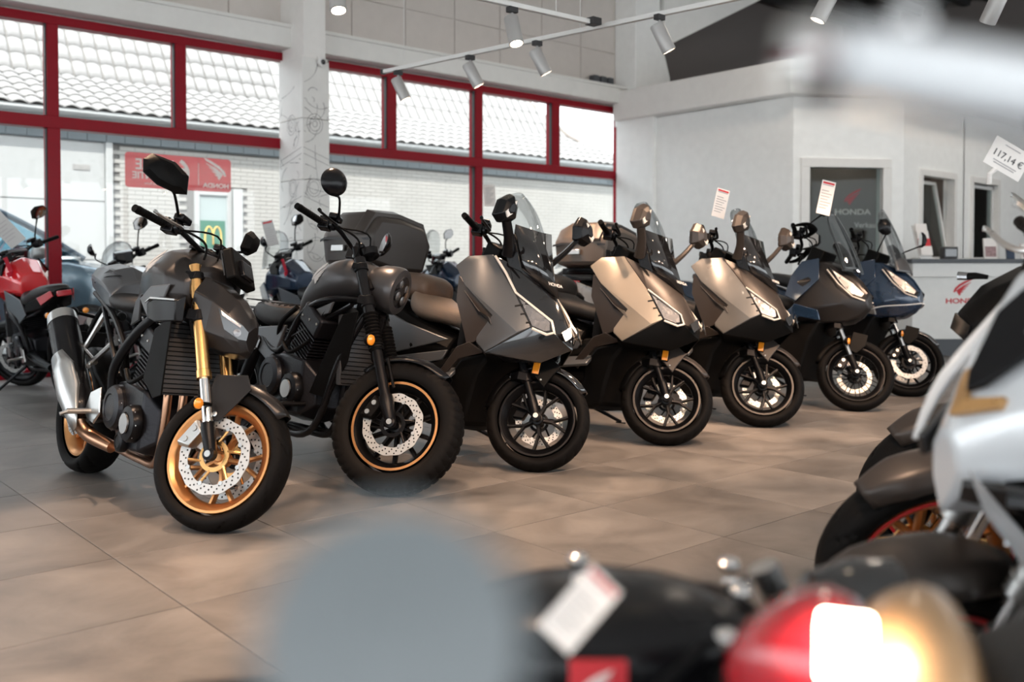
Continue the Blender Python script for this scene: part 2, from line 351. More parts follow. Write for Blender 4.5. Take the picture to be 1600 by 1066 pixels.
# ------------------------------------------------------------------ rest of the shell
def wall(name, lo, hi, m, label, cat='wall'): return struct(MB().box(lo, hi).build(name, m), label, cat)
wall('ceiling', (-6, -6, 6), (12, 10.4, 6.2), 'white', 'white ceiling high over the showroom', 'ceiling')
wall('wall_east', (17.7, 2, 0), (17.9, 10.2, 6), 'greyw', 'dark grey end wall high behind the white office')
wl = MB().box((11.9, 10.17, 3.3), (17.7, 10.2, 6)).build('wall_back', 'greyw'); struct(wl, 'dark grey wall above the white office roof')
dc = MB().box((12, -6, 6.02), (17.9, 10.2, 6.2)).build('ceiling_deck', 'black'); struct(dc, 'black profiled steel roof deck above the office', 'ceiling')
for k in range(16):
    y = 3.2+k*.44
    MB().add([(12.0, y, 6.03), (12.0, y+.22, 6.03), (12.0, y+.17, 5.87), (12.0, y+.05, 5.87), (17.7, y, 6.03), (17.7, y+.22, 6.03), (17.7, y+.17, 5.87), (17.7, y+.05, 5.87)],
             [(0,1,2,3),(4,7,6,5),(0,4,5,1),(1,5,6,2),(2,6,7,3),(3,7,4,0)]).build('deck_rib', 'black', dc)
# south and west sides: glazed walls behind the camera
for nm, k, lab in (('wall_south', 0, 'glazed front wall behind the photographer'), ('wall_west', 1, 'glazed side wall left of the photographer')):
    b = MB()
    if k == 0: b.box((-6, -6.2, 3.4), (18, -6, 6)).box((-6, -6.2, 0), (18, -6, .3))
    else: b.box((-6.2, -6.2, 3.4), (-6, 10.4, 6)).box((-6.2, -6.2, 0), (-6, 10.4, .3))
    o = struct(b.build(nm, 'wallcool'), lab)
    for q in range(9):
        t = -6+q*(3 if k == 0 else 2.0)
        if k == 0: bar('mullion', (t, -6.15, .3), (t+.1, -6.02, 3.4), 'red', o)
        else: bar('mullion', (-6.15, t, .3), (-6.02, t+.1, 3.4), 'red', o)
wall('wall_east_2', (17.7, -6.2, 0), (17.9, 2, 6), 'wallcool', 'white side wall right of the photographer')
# corner pilaster and slanted gable beam
b = MB(); q = [(11.55, 9.75), (11.55, 10.18), (10.98, 10.18), (10.98, 9.75)]
b.ring([[V((x, y, 6)) for x, y in q], [V((x, y, 4.75)) for x, y in q], [V((x+(.25 if x > 11.2 else 0), y, 4.1)) for x, y in q], [V((x+(.3 if x > 11.2 else 0), y, 3.3)) for x, y in q]])
struct(b.build('wall_pilaster', 'wallcool', bevel=.01), 'white corner pilaster widening downwards beside the window casing', 'pillar')
b = MB().add([(11.6, 9.9, 4.55), (14.2, 8.8, 6.0), (14.2, 8.6, 6.0), (11.6, 9.7, 4.55), (11.6, 9.9, 6.0), (11.6, 9.7, 6.0)], [(0, 1, 2, 3), (0, 4, 1), (3, 2, 5), (4, 5, 2, 1), (0, 3, 5, 4)])
struct(b.build('ceiling_beam', 'casing', bevel=.01), 'white slanted gable panel under the ceiling beside the dark wall', 'beam')

# ------------------------------------------------------------------ office booth
def quad(o, d, n, s0, s1, z0, z1, t0, t1):   # box in a wall frame: along d, thickness along n
    o = V(o); d = V(d); n = V(n); vs = []
    for z in (z0, z1):
        for s, t in ((s0, t0), (s1, t0), (s1, t1), (s0, t1)): vs.append(V((o.x+d.x*s+n.x*t, o.y+d.y*s+n.y*t, z)))
    return vs, [(0,3,2,1),(4,5,6,7),(0,1,5,4),(1,2,6,5),(2,3,7,6),(3,0,4,7)]
OA, DA, NA = (11, 10.1), (0, -1), (1, 0)
OB, DB = (11.0, 7.01), V((.829, -.559)).normalized(); NB = V((-DB.y, DB.x))
OC, DC, NC = (12.28, 6.15), V((1, 0)), V((0, 1))
wa = MB(); wa.add(*quad(OA, DA, NA, 0, 3.09, 0, 3.35, 0, .15)); wa.add(*quad(OA, DA, NA, 0, .75, 0, 3.45, -.07, 0))
struct(wa.build('wall_booth_left', 'wallcool', bevel=.004), 'white left side wall of the office, beside the window')
wb = MB()
for a in ((0, .22, 0, 3.35), (1.24, 1.545, 0, 3.35), (.22, 1.24, 2.42, 3.35), (.22, 1.24, 0, .95)): wb.add(*quad(OB, DB, NB, *a, 0, .15))
wb = struct(wb.build('wall_booth_corner', 'wallcool'), 'white angled corner wall of the office with a square opening')
fr = MB()
for a in ((.10, .22, .96, 2.42), (1.24, 1.36, .96, 2.42), (.10, 1.36, 2.42, 2.54), (.10, 1.36, .88, .96)): fr.add(*quad(OB, DB, NB, *a, -.035, .10))
w3 = struct(fr.build('window_3', 'white', bevel=.006), 'white-framed interior opening in the angled office wall', 'window')
p = MB(); p.add(*quad(OB, DB, NB, .22, 1.24, .96, 2.42, .06, .068)); p.build('pane', GL['booth'], w3)
wc = MB()
for a in ((0, .5, 0, 3.35), (1.5, 2.1, 0, 3.35), (3.0, 5.4, 0, 3.35), (.5, 1.5, 2.38, 3.35), (2.1, 3.0, 2.38, 3.35), (.5, 1.5, 0, 1.2), (2.1, 3.0, 0, 1.2), (1.81, 1.84, 1.2, 3.35)): wc.add(*quad(OC, DC, NC, *a, 0, .15))
wc = struct(wc.build('wall_booth_front', 'wallcool'), 'white office wall behind the reception counter')
for n, s0, s1, lb in ((4, .44, 1.56, 'white-framed office window with its sash tilted open above the counter'), (5, 2.04, 3.06, 'white-framed office window behind the handlebars of the tagged motorcycle')):
    fr = MB()
    for a in ((s0, s0+.08, 1.2, 2.36), (s1-.08, s1, 1.2, 2.36), (s0, s1, 2.36, 2.45)): fr.add(*quad(OC, DC, NC, *a, -.03, .1))
    wn = struct(fr.build('window_%d' % n, 'white', bevel=.005), lb, 'window')
    p = MB(); k = .18 if n == 4 else 0
    q, f = quad(OC, DC, NC, s0+.1, s1-.1, 1.22, 2.34, .06, .068); q = [v+V((0, k*(v.z-1.22), 0)) for v in q]; p.add(q, f); p.build('pane', GL['booth'], wn)
    p = MB()
    for a in ((s0+.09, s0+.14, 1.22, 2.34), (s1-.14, s1-.09, 1.22, 2.34), (s0+.09, s1-.09, 2.29, 2.34), (s0+.09, s1-.09, 1.2, 1.25)):
        q, f = quad(OC, DC, NC, *a, .04, .09); q = [v+V((0, k*(v.z-1.22), 0)) for v in q]; p.add(q, f)
    p.build('sash', 'rail', wn, bevel=.004)
# fascia ring and roof
def poly_slab(name, pts, z0, z1, m, label, cat='wall', bevel=0):
    b = MB(); b.ring([[V((x, y, z0)) for x, y in pts], [V((x, y, z1)) for x, y in pts]]); return struct(b.build(name, m, bevel=bevel), label, cat)
poly_slab('trim_2', [(10.8, 10.05), (10.8, 6.93), (12.42, 5.86), (17.6, 5.86), (17.6, 10.1)], 3.36, 3.80, 'white', 'white overhanging fascia around the top of the office', 'fascia', .01)
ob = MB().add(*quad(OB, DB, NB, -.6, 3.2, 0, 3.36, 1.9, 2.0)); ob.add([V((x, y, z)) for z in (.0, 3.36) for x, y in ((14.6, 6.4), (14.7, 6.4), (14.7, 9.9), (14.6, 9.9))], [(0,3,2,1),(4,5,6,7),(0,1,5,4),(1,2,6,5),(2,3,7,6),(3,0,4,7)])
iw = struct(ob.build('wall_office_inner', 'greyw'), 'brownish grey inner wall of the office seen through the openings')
fm = frame((OB[0]+DB.x*1.78+NB.x*1.89, OB[1]+DB.y*1.78+NB.y*1.89, 1.95), (DB.x, DB.y, 0), (0, 0, 1))
os_ = empty('office_sign', mat4=fm); tag(os_, 'white Honda lettering with wing emblem and "Verkauf" on the inner office wall', 'sign')
text('lettering', 'HONDA', .12, 'paper', T(.0, .0, .003), os_, sx=1.3, bold=.002); text('lettering', 'Verkauf', .12, 'paper', T(.22, -.2, .003), os_)
wing('wing_emblem', .28, 'inkred', T(-.14, .10, .003), os_)
ps = empty('wall_poster', mat4=fm @ T(.50, .04, .004)); tag(ps, 'small dark green picture on the inner office wall right of the lettering', 'picture')
MB().box((-.12, -.16, 0), (.12, .16, .015)).build('frame', 'black', ps, bevel=.003)
g = mat('leafy_print', (.10, .14, .07), .7, var=.9, nscale=25); MB().box((-.105, -.145, .015), (.105, .145, .017)).build('picture', g, ps)
sh = MB().add(*quad(OB, DB, NB, .15, .5, 0, 2.2, 1.2, 1.6)); tag(sh.build('office_cabinet', 'base', bevel=.01), 'dark tall cabinet inside the office at the left of the opening', 'cabinet')

# counter
KO, KD = (11.37, 5.55), V((.755, -.656)); KN = V((.656, .755))
cn = empty('reception_counter', (KO[0], KO[1], 0)); tag(cn, 'white reception counter with dark grey top and red Honda wing on its front', 'counter')
def cq(name, a, m, bevel=.004):
    b = MB(); b.add(*quad((0, 0), KD, KN, *a)); return b.build(name, m, cn, bevel=bevel)
cq('worktop', (-.05, 3.2, 1.15, 1.20, -.05, .75), 'base'); cq('upper_fascia', (-.02, 3.15, .98, 1.15, -.02, .7), 'rail'); cq('front_panel', (0, 3.12, .21, .98, .03, .66), 'casing'); cq('plinth', (.0, 3.12, 0, .21, .05, .62), 'base')
fk = frame((KD.x*.62+KN.x*.028, KD.y*.62+KN.y*.028, .70), (KD.x, KD.y, 0), (0, 0, 1))
wing('wing_emblem', .24, 'inkred', fk @ T(-.12, .04, .001), cn); text('lettering', 'HONDA', .085, 'inkred', fk @ T(0, -.02, .001), cn, sx=1.35, bold=.002)
def oncounter(name, s, t, label, cat, rz=0):
    o = empty(name, (KO[0]+KD.x*s+KN.x*t, KO[1]+KD.y*s+KN.y*t, 1.204), math.atan2(KD.y, KD.x)+rz); return tag(o, label, cat)
bh = oncounter('brochure_rack', .22, .25, 'tiered rack of white and red brochures on the left end of the counter', 'rack', .2)
b = MB().box((-.09, -.08, 0), (.09, .12, .015)).add([(-.09, -.06, .01), (.09, -.06, .01), (.09, .1, .42), (-.09, .1, .42), (-.09, -.05, .0), (.09, -.05, .0), (.09, .12, .42), (-.09, .12, .42)], [(0,1,2,3),(4,7,6,5),(0,4,5,1),(1,5,6,2),(2,6,7,3),(3,7,4,0)]); b.build('stand', 'rail', bh)
for k in range(4):
    z = .04+k*.095; y = -.055+k*.038
    o = MB().box((-.08, y-.02, z), (.08, y-.006, z+.12), M.Rotation(R(-14), 3, 'X')).build('brochure', 'inkred' if k == 1 else 'paper', bh, bevel=.002)
bc = oncounter('black_box', .52, .2, 'small black card holder on the counter beside the brochure rack', 'holder'); MB().box((-.09, -.06, 0), (.09, .06, .15)).build('body', 'black', bc, bevel=.01); MB().box((-.07, -.064, .03), (.07, -.06, .12)).build('front', 'gloss', bc)
for s, wd, ht, nm, lb, m in ((1.05, .16, .26, 'leaflet_stand', 'white leaflet stand with dark print in the middle of the counter', 'paper'), (1.30, .10, .16, 'pen_box', 'small dark blue box between the leaflet stands on the counter', 'blue'), (1.58, .30, .19, 'photo_card', 'wide pink and white picture card standing on the counter', 'paper')):
    o = oncounter(nm, s, .2, lb, 'stand'); MB().box((-wd/2, 0, 0), (wd/2, .03, ht), M.Rotation(R(-8), 3, 'X'), (0, 0, 0)).build('board', m, o, bevel=.003)
    if m == 'paper':
        pr = mat('mottled_print', (.35, .22, .22), .6, var=.9, nscale=30); MB().box((-wd*.42, -.004, ht*.1), (wd*.42, .0, ht*.6), M.Rotation(R(-8), 3, 'X'), (0, 0, 0)).build('print', pr, o)
bb = MB(); bb.add(*quad(OA, DA, NA, 0, 3.0, 0, .2, -.02, 0)); struct(bb.build('baseboard_left', 'base'), 'dark grey baseboard along the left office wall', 'baseboard')
wr = empty('red_helmet', (13.95, 6.95, 1.72)); tag(wr, 'dark red helmet on the shelf behind the tilted office window', 'helmet')
MB().loft([(-.17, 0, .05, .05, 2), (-.13, .0, .12, .10, 2), (-.02, .02, .16, .13, 2.2), (.08, .0, .14, .12, 2.2), (.16, -.05, .06, .07, 2.2)]).build('shell', 'redp', wr, sub=1)
MB().box((-.25, -.2, -.19), (.3, .2, -.16)).build('shelf', 'base', wr)

# ------------------------------------------------------------------ track lighting
lampc = (1, .66, .44)
def rail(name, a, b, label):
    a, b = V(a), V(b); o = empty(name, a); tag(o, label, 'rail'); d = (b-a); q = d.to_track_quat('X', 'Z').to_matrix()
    MB().box((0, -.018, -.016), (d.length, .018, .016)).build('track', 'rail', o, bevel=.003, G=q.to_4x4())
    for t in (.06, .5, .94): MB().tube([d*t+V((0, 0, .016)), d*t+V((0, 0, 6-a.z))], .0025, 6).build('suspension_wire', 'rail', o)
    MB().box((-.03, -.02, -.02), (.0, .02, .02)).build('end_cap', 'black', o, G=q.to_4x4())
    return o
rail('track_rail', (4.53, 6.88, 2.77), (5.08, 2.7, 2.77), 'white suspended lighting track running from the window towards the dark roof')
tr2 = rail('track_rail', (-1.5, 4.85, 2.77), (4.755, 4.575, 2.77), 'white suspended lighting track joining the long one from the left')
MB().box((6.17, -.32, -.019), (6.255, -.24, .03)).build('track_joint', 'black', tr2, bevel=.004)
def spot(p, aim, label, power=110, ang=58, lit=True, size=1.0):
    p = V(p); a = (V(aim)-p).normalized(); o = empty('track_spotlight', p); tag(o, label, 'spotlight', 'track spotlights')
    MB().box((-.035, -.022, -.02), (.035, .022, .016)).build('adapter', 'black', o, bevel=.003)
    MB().tube([(0, 0, -.02), (0, 0, -.07)], .008, 8).build('stem', 'spotbody', o)
    c = V((0, 0, -.09))-a*.02
    MB().lathe([(.001, -.03), (.040, -.03), (.047, -.02), (.047, .165), (.041, .168), (.039, .15), (.001, .15)], c, a, 28).build('housing', 'spotbody', o)
    MB().lathe([(.001, .151), (.036, .151), (.036, .1535), (.001, .1535)], c, a, 20).build('lamp_face', 'lamp', o)
    L = bpy.data.lights.new('spot', 'SPOT'); L.energy = power*1.45; L.spot_size = R(ang); L.spot_blend = .45; L.color = lampc; L.shadow_soft_size = .03
    lo = bpy.data.objects.new('spot_light', L); C.objects.link(lo); lo.parent = o; lo.location = c+a*.185; lo.rotation_euler = a.to_track_quat('-Z', 'Y').to_euler()
    return o

# ------------------------------------------------------------------ motorcycle parts (local frame: x forward, y left, z up)
def hull(rings):
    """half rings [(x,y>=0,z)..] from top centre to bottom centre, mirrored over y and lofted"""
    b = MB(); full = []
    for r in rings:
        h = [V(p) for p in r]; full.append(h+[V((p.x, -p.y, p.z)) for p in reversed(h) if p.y > 1e-6])
    return b.ring(full)
class Bike:
    def __init__(s, name, loc, yaw, lean, label, cat='motorcycle', group=None, axle=0, rr=.30, rake=25, steer=35, trail=.03, zf=0):
        s.r = empty(name); tag(s.r, label, cat, group)
        s.r.matrix_world = M.Translation((loc[0], loc[1], 0)) @ M.Rotation(R(yaw), 4, 'Z') @ M.Rotation(-R(lean), 4, 'X')
        k = V((-math.sin(R(rake)), 0, math.cos(R(rake)))); P = V((axle-trail, 0, rr)); s.k = k; s.P = P
        s.G = M.Translation(P) @ M.Rotation(R(steer), 4, k) @ M.Translation(-P)
        # drop the steered assembly so the leaned front tyre meets the floor
        lo = 9; mw = s.r.matrix_world @ s.G
        for i in range(72):
            a = i*math.pi/36
            for y, q in ((-.05, rr-.02), (0, rr), (.05, rr-.02)):
                lo = min(lo, (mw @ V((axle+q*math.sin(a), y, rr+q*math.cos(a)))).z)
        s.G = (s.r.matrix_world.inverted() @ M.Translation((0, 0, -lo)) @ s.r.matrix_world) @ s.G
        s.rake = rake; s.axle = axle; s.rr = rr
    def A(s, t, fwd=0, y=0):   # point on the unsteered steering line at height t, shifted forward
        return V((s.P.x-math.tan(R(s.rake))*(t-s.P.z)+fwd, y, t))
def tyre(b, c, Rr, rim, w, tread='sport', n=200, m=26, sq=1.0):
    cx, cy, cz = c; rc = Rr-.5*(Rr-rim); hh = Rr-rc; rings = []
    for i in range(n):
        th = 2*math.pi*i/n; ring = []
        for j in range(m+1):
            s = -1+2*j/m; ph = s*2.25; co = math.cos(ph); si = math.sin(ph)
            r = rc+hh*math.copysign(abs(co)**sq, co); y = w/2*math.copysign(abs(si)**sq, si)
            a = abs(s)
            if tread == 'sport' and .08 < a < .62:
                u = (th*16/(2*math.pi)+(a*1.6 if s > 0 else a*1.6+.5)) % 1
                if u < .13 and (int(th*16/(2*math.pi)+a*1.6) % 2 or a < .45): r -= .006
            elif tread == 'block' and a > .05:
                u = (th*44/(2*math.pi)+(.5 if s > 0 else 0)+a*.8) % 1
                if (u < .28 and .12 < a < .66) or .05 < a < .1: r -= .006
            elif tread == 'scooter' and .06 < a < .6:
                u = (th*26/(2*math.pi)+a*1.2) % 1
                if u < .16: r -= .004
            ring.append(V((cx+r*math.sin(th), cy+y, cz+r*math.cos(th))))
        rings.append(ring)
    vs = [p for r in rings for p in r]; k = m+1; fs = []
    for i in range(n):
        for j in range(m):
            a, d = i*k+j, ((i+1) % n)*k+j; fs.append((a, d, d+1, a+1))
    b.add(vs, fs); return b
def annulus(b, c, y0, y1, r0, r1, n=48, wave=0):
    cx, cy, cz = c; rings = []
    for y, rr in ((y0, 0), (y1, 0), (y1, 1), (y0, 1)):
        rings.append([V((cx+((r1+wave*math.cos(12*a)) if rr else (r0-wave*math.cos(8*a)))*math.sin(a), y, cz+((r1+wave*math.cos(12*a)) if rr else (r0-wave*math.cos(8*a)))*math.cos(a))) for a in (2*math.pi*i/n for i in range(n))])
    rings.append(rings[0]); return b.ring(rings, cap=False)
def wheel(bk, name, c, Rr, rim, w, rimmat='metalblk', spokes=5, split=True, discs=((-.07, .15),), tread='sport', G=None, hero=True, rw=None, lip=None, wires=0, caliper=True, stripe=None, fwd=True, sq=1.0, rm=None):
    cx, cy, cz = c; rw = rw or w*.72; r = bk.r; h = rw/2
    b = MB(); prof = [(rim-.004, -h), (rim+.006, -h), (rim+.008, -h+.006), (rim-.004, -h+.012), (rim-.02, -h+.02), (rim-.026, 0), (rim-.02, h-.02), (rim-.004, h-.012), (rim+.008, h-.006), (rim+.006, h), (rim-.004, h), (rim-.014, h-.008), (rim-.034, h*.5), (rim-.038, 0), (rim-.034, -h*.5), (rim-.014, -h+.008), (rim-.004, -h)]
    b.lathe(prof, c, (0, 1, 0), 56 if hero else 32, cap=False)
    wm = b.build(name, rm or rimmat, r, G=G, ang=50)
    tyre(MB(), c, Rr, rim, w, tread if hero else None, 220 if hero else 48, 30 if hero else 14, sq).build('tyre', 'rubber', wm, G=G, ang=60 if not hero else 34)
    if stripe:
        s = MB()
        for sd in (-1, 1): annulus(s, c, sd*(h+.0012), sd*(h+.0002), rim-.006, rim+.006, 56)
        s.build('rim_stripe', stripe, wm, G=G)
    MB().lathe([(.001, -h*.9), (.016, -h*.9), (.02, -h*.75), (.03, -h*.7), (.034, -h*.3), (.03, 0), (.034, h*.3), (.03, h*.7), (.02, h*.75), (.016, h*.9), (.001, h*.9)], c, (0, 1, 0), 20).build('hub', rimmat, wm, G=G)
    for i in range(spokes):
        a0 = 2*math.pi*i/spokes+.3; b = MB()
        def pt(a, q, y=0): return V((cx+q*math.sin(a), cy+y, cz+q*math.cos(a)))
        def arm(a1, q1, a2, q2, w1, w2, t1, t2):
            p1, p2 = pt(a1, q1), pt(a2, q2); d = (p2-p1).normalized(); n = V((d.z, 0, -d.x)); rg = []
            for p, ww, tt in ((p1, w1, t1), (p2, w2, t2)):
                rg.append([p+n*ww+V((0, tt*.4, 0)), p+n*ww*.5+V((0, tt, 0)), p-n*ww*.5+V((0, tt, 0)), p-n*ww+V((0, tt*.4, 0)), p-n*ww+V((0, -tt*.4, 0)), p-n*ww*.5+V((0, -tt, 0)), p+n*ww*.5+V((0, -tt, 0)), p+n*ww+V((0, -tt*.4, 0))])
            b.ring(rg)
        if wires:
            for sd in (-1, 1):
                q1 = pt(a0+sd*.5, .03, sd*h*.6); q2 = pt(a0+sd*.08, rim-.02, 0); b.tube([q1, q2], .0028, 5)
        elif split:
            arm(a0, .025, a0, rim*.42, .013, .011, h*.45, h*.4)
            for sd in (-1, 1): arm(a0, rim*.38, a0+sd*.26, rim-.022, .0085, .010, h*.38, h*.4)
        else: arm(a0, .025, a0+.12, rim-.022, .013, .010, h*.45, h*.42)
        b.build('spoke', rimmat, wm, G=G)
    for y, q in discs:
        b = MB(); annulus(b, c, y-.0025, y+.0025, q*.74, q, 64, wave=.0 if wires else .0022)
        b.mi = 1
        for ringi, rr_ in ((0, q*.80), (1, q*.87), (2, q*.94)):
            for k in range(24 if hero else 10):
                a = 2*math.pi*(k+ringi*.34)/(24 if hero else 10)
                for sy in (y-.0031, y+.0031):
                    p = V((cx+rr_*math.sin(a), sy, cz+rr_*math.cos(a))); b.add([p+V((.0042*math.cos(t), 0, .0042*math.sin(t))) for t in (0, 1.05, 2.1, 3.14, 4.19, 5.24)], [(0, 1, 2, 3, 4, 5)])
        b.build('brake_disc', ['disc', 'hole'], wm, G=G, fix=False)
        b = MB(); annulus(b, c, y-.004, y+.002, q*.30, q*.42, 24)
        for k in range(6):
            a = k*math.pi/3
            for t in (0,): b.tube([(cx+q*.38*math.sin(a), y, cz+q*.38*math.cos(a)), (cx+q*.74*math.sin(a+.22), y, cz+q*.74*math.cos(a+.22))], .006, 6)
        b.build('disc_carrier', 'gold' if rimmat == 'rimgold' else 'metalblk', wm, G=G)
        if hero:
            b = MB()
            for k in range(8):
                a = k*math.pi/4+.2; b.lathe([(.004, -.006), (.009, -.006), (.009, .006), (.004, .006)], (cx+q*.755*math.sin(a), y, cz+q*.755*math.cos(a)), (0, 1, 0), 10)
            b.build('disc_button', 'steel', wm, G=G)
    return wm
def callip(bk, c, y, q, ang, m='metalblk', G=None, parent=None, lab=None):
    """brake caliper hugging the disc edge at angle ang (0 = up, + forward)"""
    cx, cy, cz = c; a = R(ang); b = MB(); rg = []
    for t in (-.42, -.34, .34, .42):
        p = V((cx+(q*.90)*math.sin(a+t*1.0), y, cz+(q*.90)*math.cos(a+t))); o = V((math.sin(a+t), 0, math.cos(a+t))); f = .7 if abs(t) > .4 else 1
        rg.append([p+o*.028*f+V((0, -.034*f, 0)), p+o*.034*f+V((0, 0, 0)), p+o*.028*f+V((0, .03*f, 0)), p-o*.03*f+V((0, .03*f, 0)), p-o*.036*f, p-o*.03*f+V((0, -.034*f, 0))])
    b.ring(rg); o = b.build('brake_caliper', m, parent or bk.r, bevel=.003, G=G)
    d = MB()
    for t in (-.2, .2):
        p = V((cx+q*.9*math.sin(a+t), y-.036 if y < 0 else y+.03, cz+q*.9*math.cos(a+t))); d.lathe([(.001, -.004), (.012, -.004), (.014, .004), (.001, .004)], p, (0, 1, 0), 12)
    d.build('piston_cap', 'steel', o, G=G); return o
def fender(bk, c, Rr, w, a0, a1, m, G=None, name='front_fender', peak=.0, parent=None, th=.004, cr=.03, drop=.035, n=14):
    cx, cy, cz = c; rings = []; b = MB()
    for i in range(n+1):
        t = i/n; a = R(a0+(a1-a0)*t); tp = min(1, .45+1.6*min(t, 1-t)+.1); q = Rr+peak*math.sin(math.pi*t); ring = []
        for j in range(13):
            u = -1+j/6; y = w/2*tp*math.copysign(abs(u)**.9, u); dr = cr*.2*abs(u)**2+drop*max(0, abs(u)-.6)/.4
            ring.append(V((cx+(q-dr)*math.sin(a), y, cz+(q-dr)*math.cos(a))))
        rings.append(ring)
    b.ring(rings, close=False, cap=False)
    return b.build(name, m, parent or bk.r, solid=th, G=G, bevel=0, ang=60)
def disc_cover(b, p, r, h, n=28, ax=(0, -1, 0)):
    b.lathe([(.001, 0), (r, 0), (r, h*.5), (r*.9, h*.85), (r*.6, h), (r*.55, h*.9), (.001, h*.9)], p, ax, n); return b
def bolts(parent, pts, r=.006, m='steel', ax=(0, -1, 0), G=None, name='bolt'):
    b = MB()
    for p in pts: b.lathe([(.001, 0), (r, 0), (r, .004), (r*.5, .006), (r*.45, .003), (.001, .003)], p, ax, 8)
    return b.build(name, m, parent, G=G)
def signal(bk, p, G=None, name='turn_signal', r=.026, ax=(1, 0, 0), stem=None, m='amber'):
    o = MB().lathe([(.001, -.018), (r*.7, -.018), (r, -.004), (r, .006), (r*.9, .01), (.001, .01)], p, ax, 20).build(name, 'plastic', bk.r, G=G)
    MB().lathe([(r*.92, .005), (r*.85, .016), (r*.4, .022), (.001, .022)], p, ax, 20).build('lens', m, o, G=G)
    if stem: MB().tube([p, stem], .009, 8).build('stem', 'plastic', o, G=G)
    return o
def grip_set(bk, z, xoff, hw=.38, rise=.0, sweep=.08, mat_='metalblk', lever=True, G=None, guard=False, levmat='steel', tag_=False):
    G = G if G is not None else bk.G; c = bk.A(z); cx = c.x+xoff
    hb = MB().tube([(cx-sweep, -hw*.62, z), (cx-.02, -hw*.45, z), (cx+.01, -hw*.2, z-rise*.8), (cx+.01, 0, z-rise), (cx+.01, hw*.2, z-rise*.8), (cx-.02, hw*.45, z), (cx-sweep, hw*.62, z)], .0125, 12, smooth=6).build('handlebar', mat_, bk.r, G=G)
    for s in (-1, 1):
        a = V((cx-sweep*.85, s*hw*.58, z)); e = V((cx-sweep*1.35, s*hw, z-.008)); d = (e-a).normalized()
        b = MB(); L = (e-a).length; pr = [(.017, 0), (.019, .006)]
        for k in range(9): pr += [(.0165, .012+k*L*.09), (.0178, .016+k*L*.09), (.0178, .012+(k+.7)*L*.09)]
        b.lathe(pr+[(.019, L*.93), (.019, L*.96), (.014, L*.965), (.017, L*.97), (.017, L*1.08), (.001, L*1.08)], a, d, 14).build('grip', 'plastic', hb, G=G)
        m_ = a-d*.035
        b = MB().box(m_+V((-.03, -.028, -.03)), m_+V((.03, .028, .03))); b.lathe([(.001, 0), (.03, 0), (.032, .02), (.001, .03)], m_+V((.03, 0, .0)), (1, 0, .2), 14); b.box(m_+V((-.035, -.02, .015)), m_+V((-.005, .02, .04)))
        b.build('switch_cluster', 'satin', hb, bevel=.005, G=G)
        if lever:
            p0 = m_+V((.045, 0, .0)); MB().tube([p0, p0+V((.03, s*.03, -.004)), p0+V((.03, s*.1, -.012)), p0+V((.015, s*.2, -.014)), p0+V((.022, s*.215, -.012))], [.012, .011, .010, .009, .012], 8, smooth=5, flat=.7).build('lever', levmat, hb, G=G)
            MB().box(m_+V((.015, -.03 if s < 0 else -.05, .03)), m_+V((.065, .05 if s < 0 else .03, .062))).build('fluid_reservoir', 'satin', hb, bevel=.008, G=G)
        if guard:
            MB().tube([e+V((.02, s*.01, 0)), e+V((.10, -s*.02, .03)), (cx+.08, s*hw*.5, z+.05), (cx+.02, s*hw*.3, z+.01)], [.02, .034, .034, .012], 8, smooth=5, flat=.4).build('hand_guard', 'plastic', hb, G=G)
    b = MB()
    for s in (-1, 1): b.tube([(cx, s*hw*.5, z), (cx+.09, s*.1, z-.03), (cx+.06, s*.05, z-.16), (cx+.02, s*.03, z-.3)], .0055, 6, smooth=6)
    b.tube([(cx, -hw*.45, z), (cx+.12, -.05, z+.02), (cx+.07, .04, z-.2)], .0045, 6, smooth=6)
    b.build('cable', 'plastic', hb, G=G)
    if tag_:
        e = V((cx-sweep, hw*.65, z)); MB().box(e+V((-.02, -.02, -.10)), e+V((-.012, .02, .02))).box(e+V((-.03, -.05, -.14)), e+V((-.022, .06, -.10))).build('key_ribbon', 'redtag', hb, G=G)
    return hb
def mirror(bk, base, c, w=.17, h=.11, G=None, rnd=False, mat_='plastic', name='mirror', tilt=0, stemr=.007, out=1, toe=38):
    """c centre; glass looks backwards (-x)"""
    s = 1 if c[1] > 0 else -1; c = V(c); base = V(base); b = MB(); al = s*R(toe); ax_ = V((-math.cos(al), -math.sin(al), 0)); RZ = M.Translation(c) @ M.Rotation(al, 4, 'Z') @ M.Translation(-c)
    if rnd: o = b.lathe([(.001, -.035), (.03, -.032), (w*.42, -.015), (w*.5, .0), (w*.5, .008), (.001, .008)], c, ax_, 24)
    else:
        out_ = [(-.5, -.35), (-.42, .25), (-.1, .5), (.38, .42), (.5, .1), (.42, -.3), (.1, -.5), (-.3, -.5)]
        def rg(x, k): return [RZ @ V((c.x+x, c.y+s*u*w*k, c.z+v*h*k+u*tilt)) for u, v in out_]
        b.ring([rg(.045, .25), rg(.032, .7), rg(.008, .98), rg(-.006, 1), rg(-.006, .93)])
    o = b.build(name, mat_, bk.r, bevel=0, G=G, ang=50 if rnd else 25)
    if rnd: MB().lathe([(.001, .0085), (w*.46, .0085), (w*.46, .0095), (.001, .0095)], c, ax_, 24).build('mirror_glass', 'mirror', o, G=G)
    else:
        g = [RZ @ V((c.x-.0075, c.y+s*u*w*.92, c.z+v*h*.92+u*tilt)) for u, v in out_]; MB().plate(g, .002).build('mirror_glass', 'mirror', o, G=G)
    mid = base+(c-base)*.55+V((.03, s*.02*out, 0))
    MB().tube([base, base+V((0, 0, .025)), mid, c+V((.012, -s*w*.2, -h*.4))], [stemr*1.4, stemr, stemr*.85, stemr*1.2], 8, smooth=5).build('stem', mat_, o, G=G)
    return o
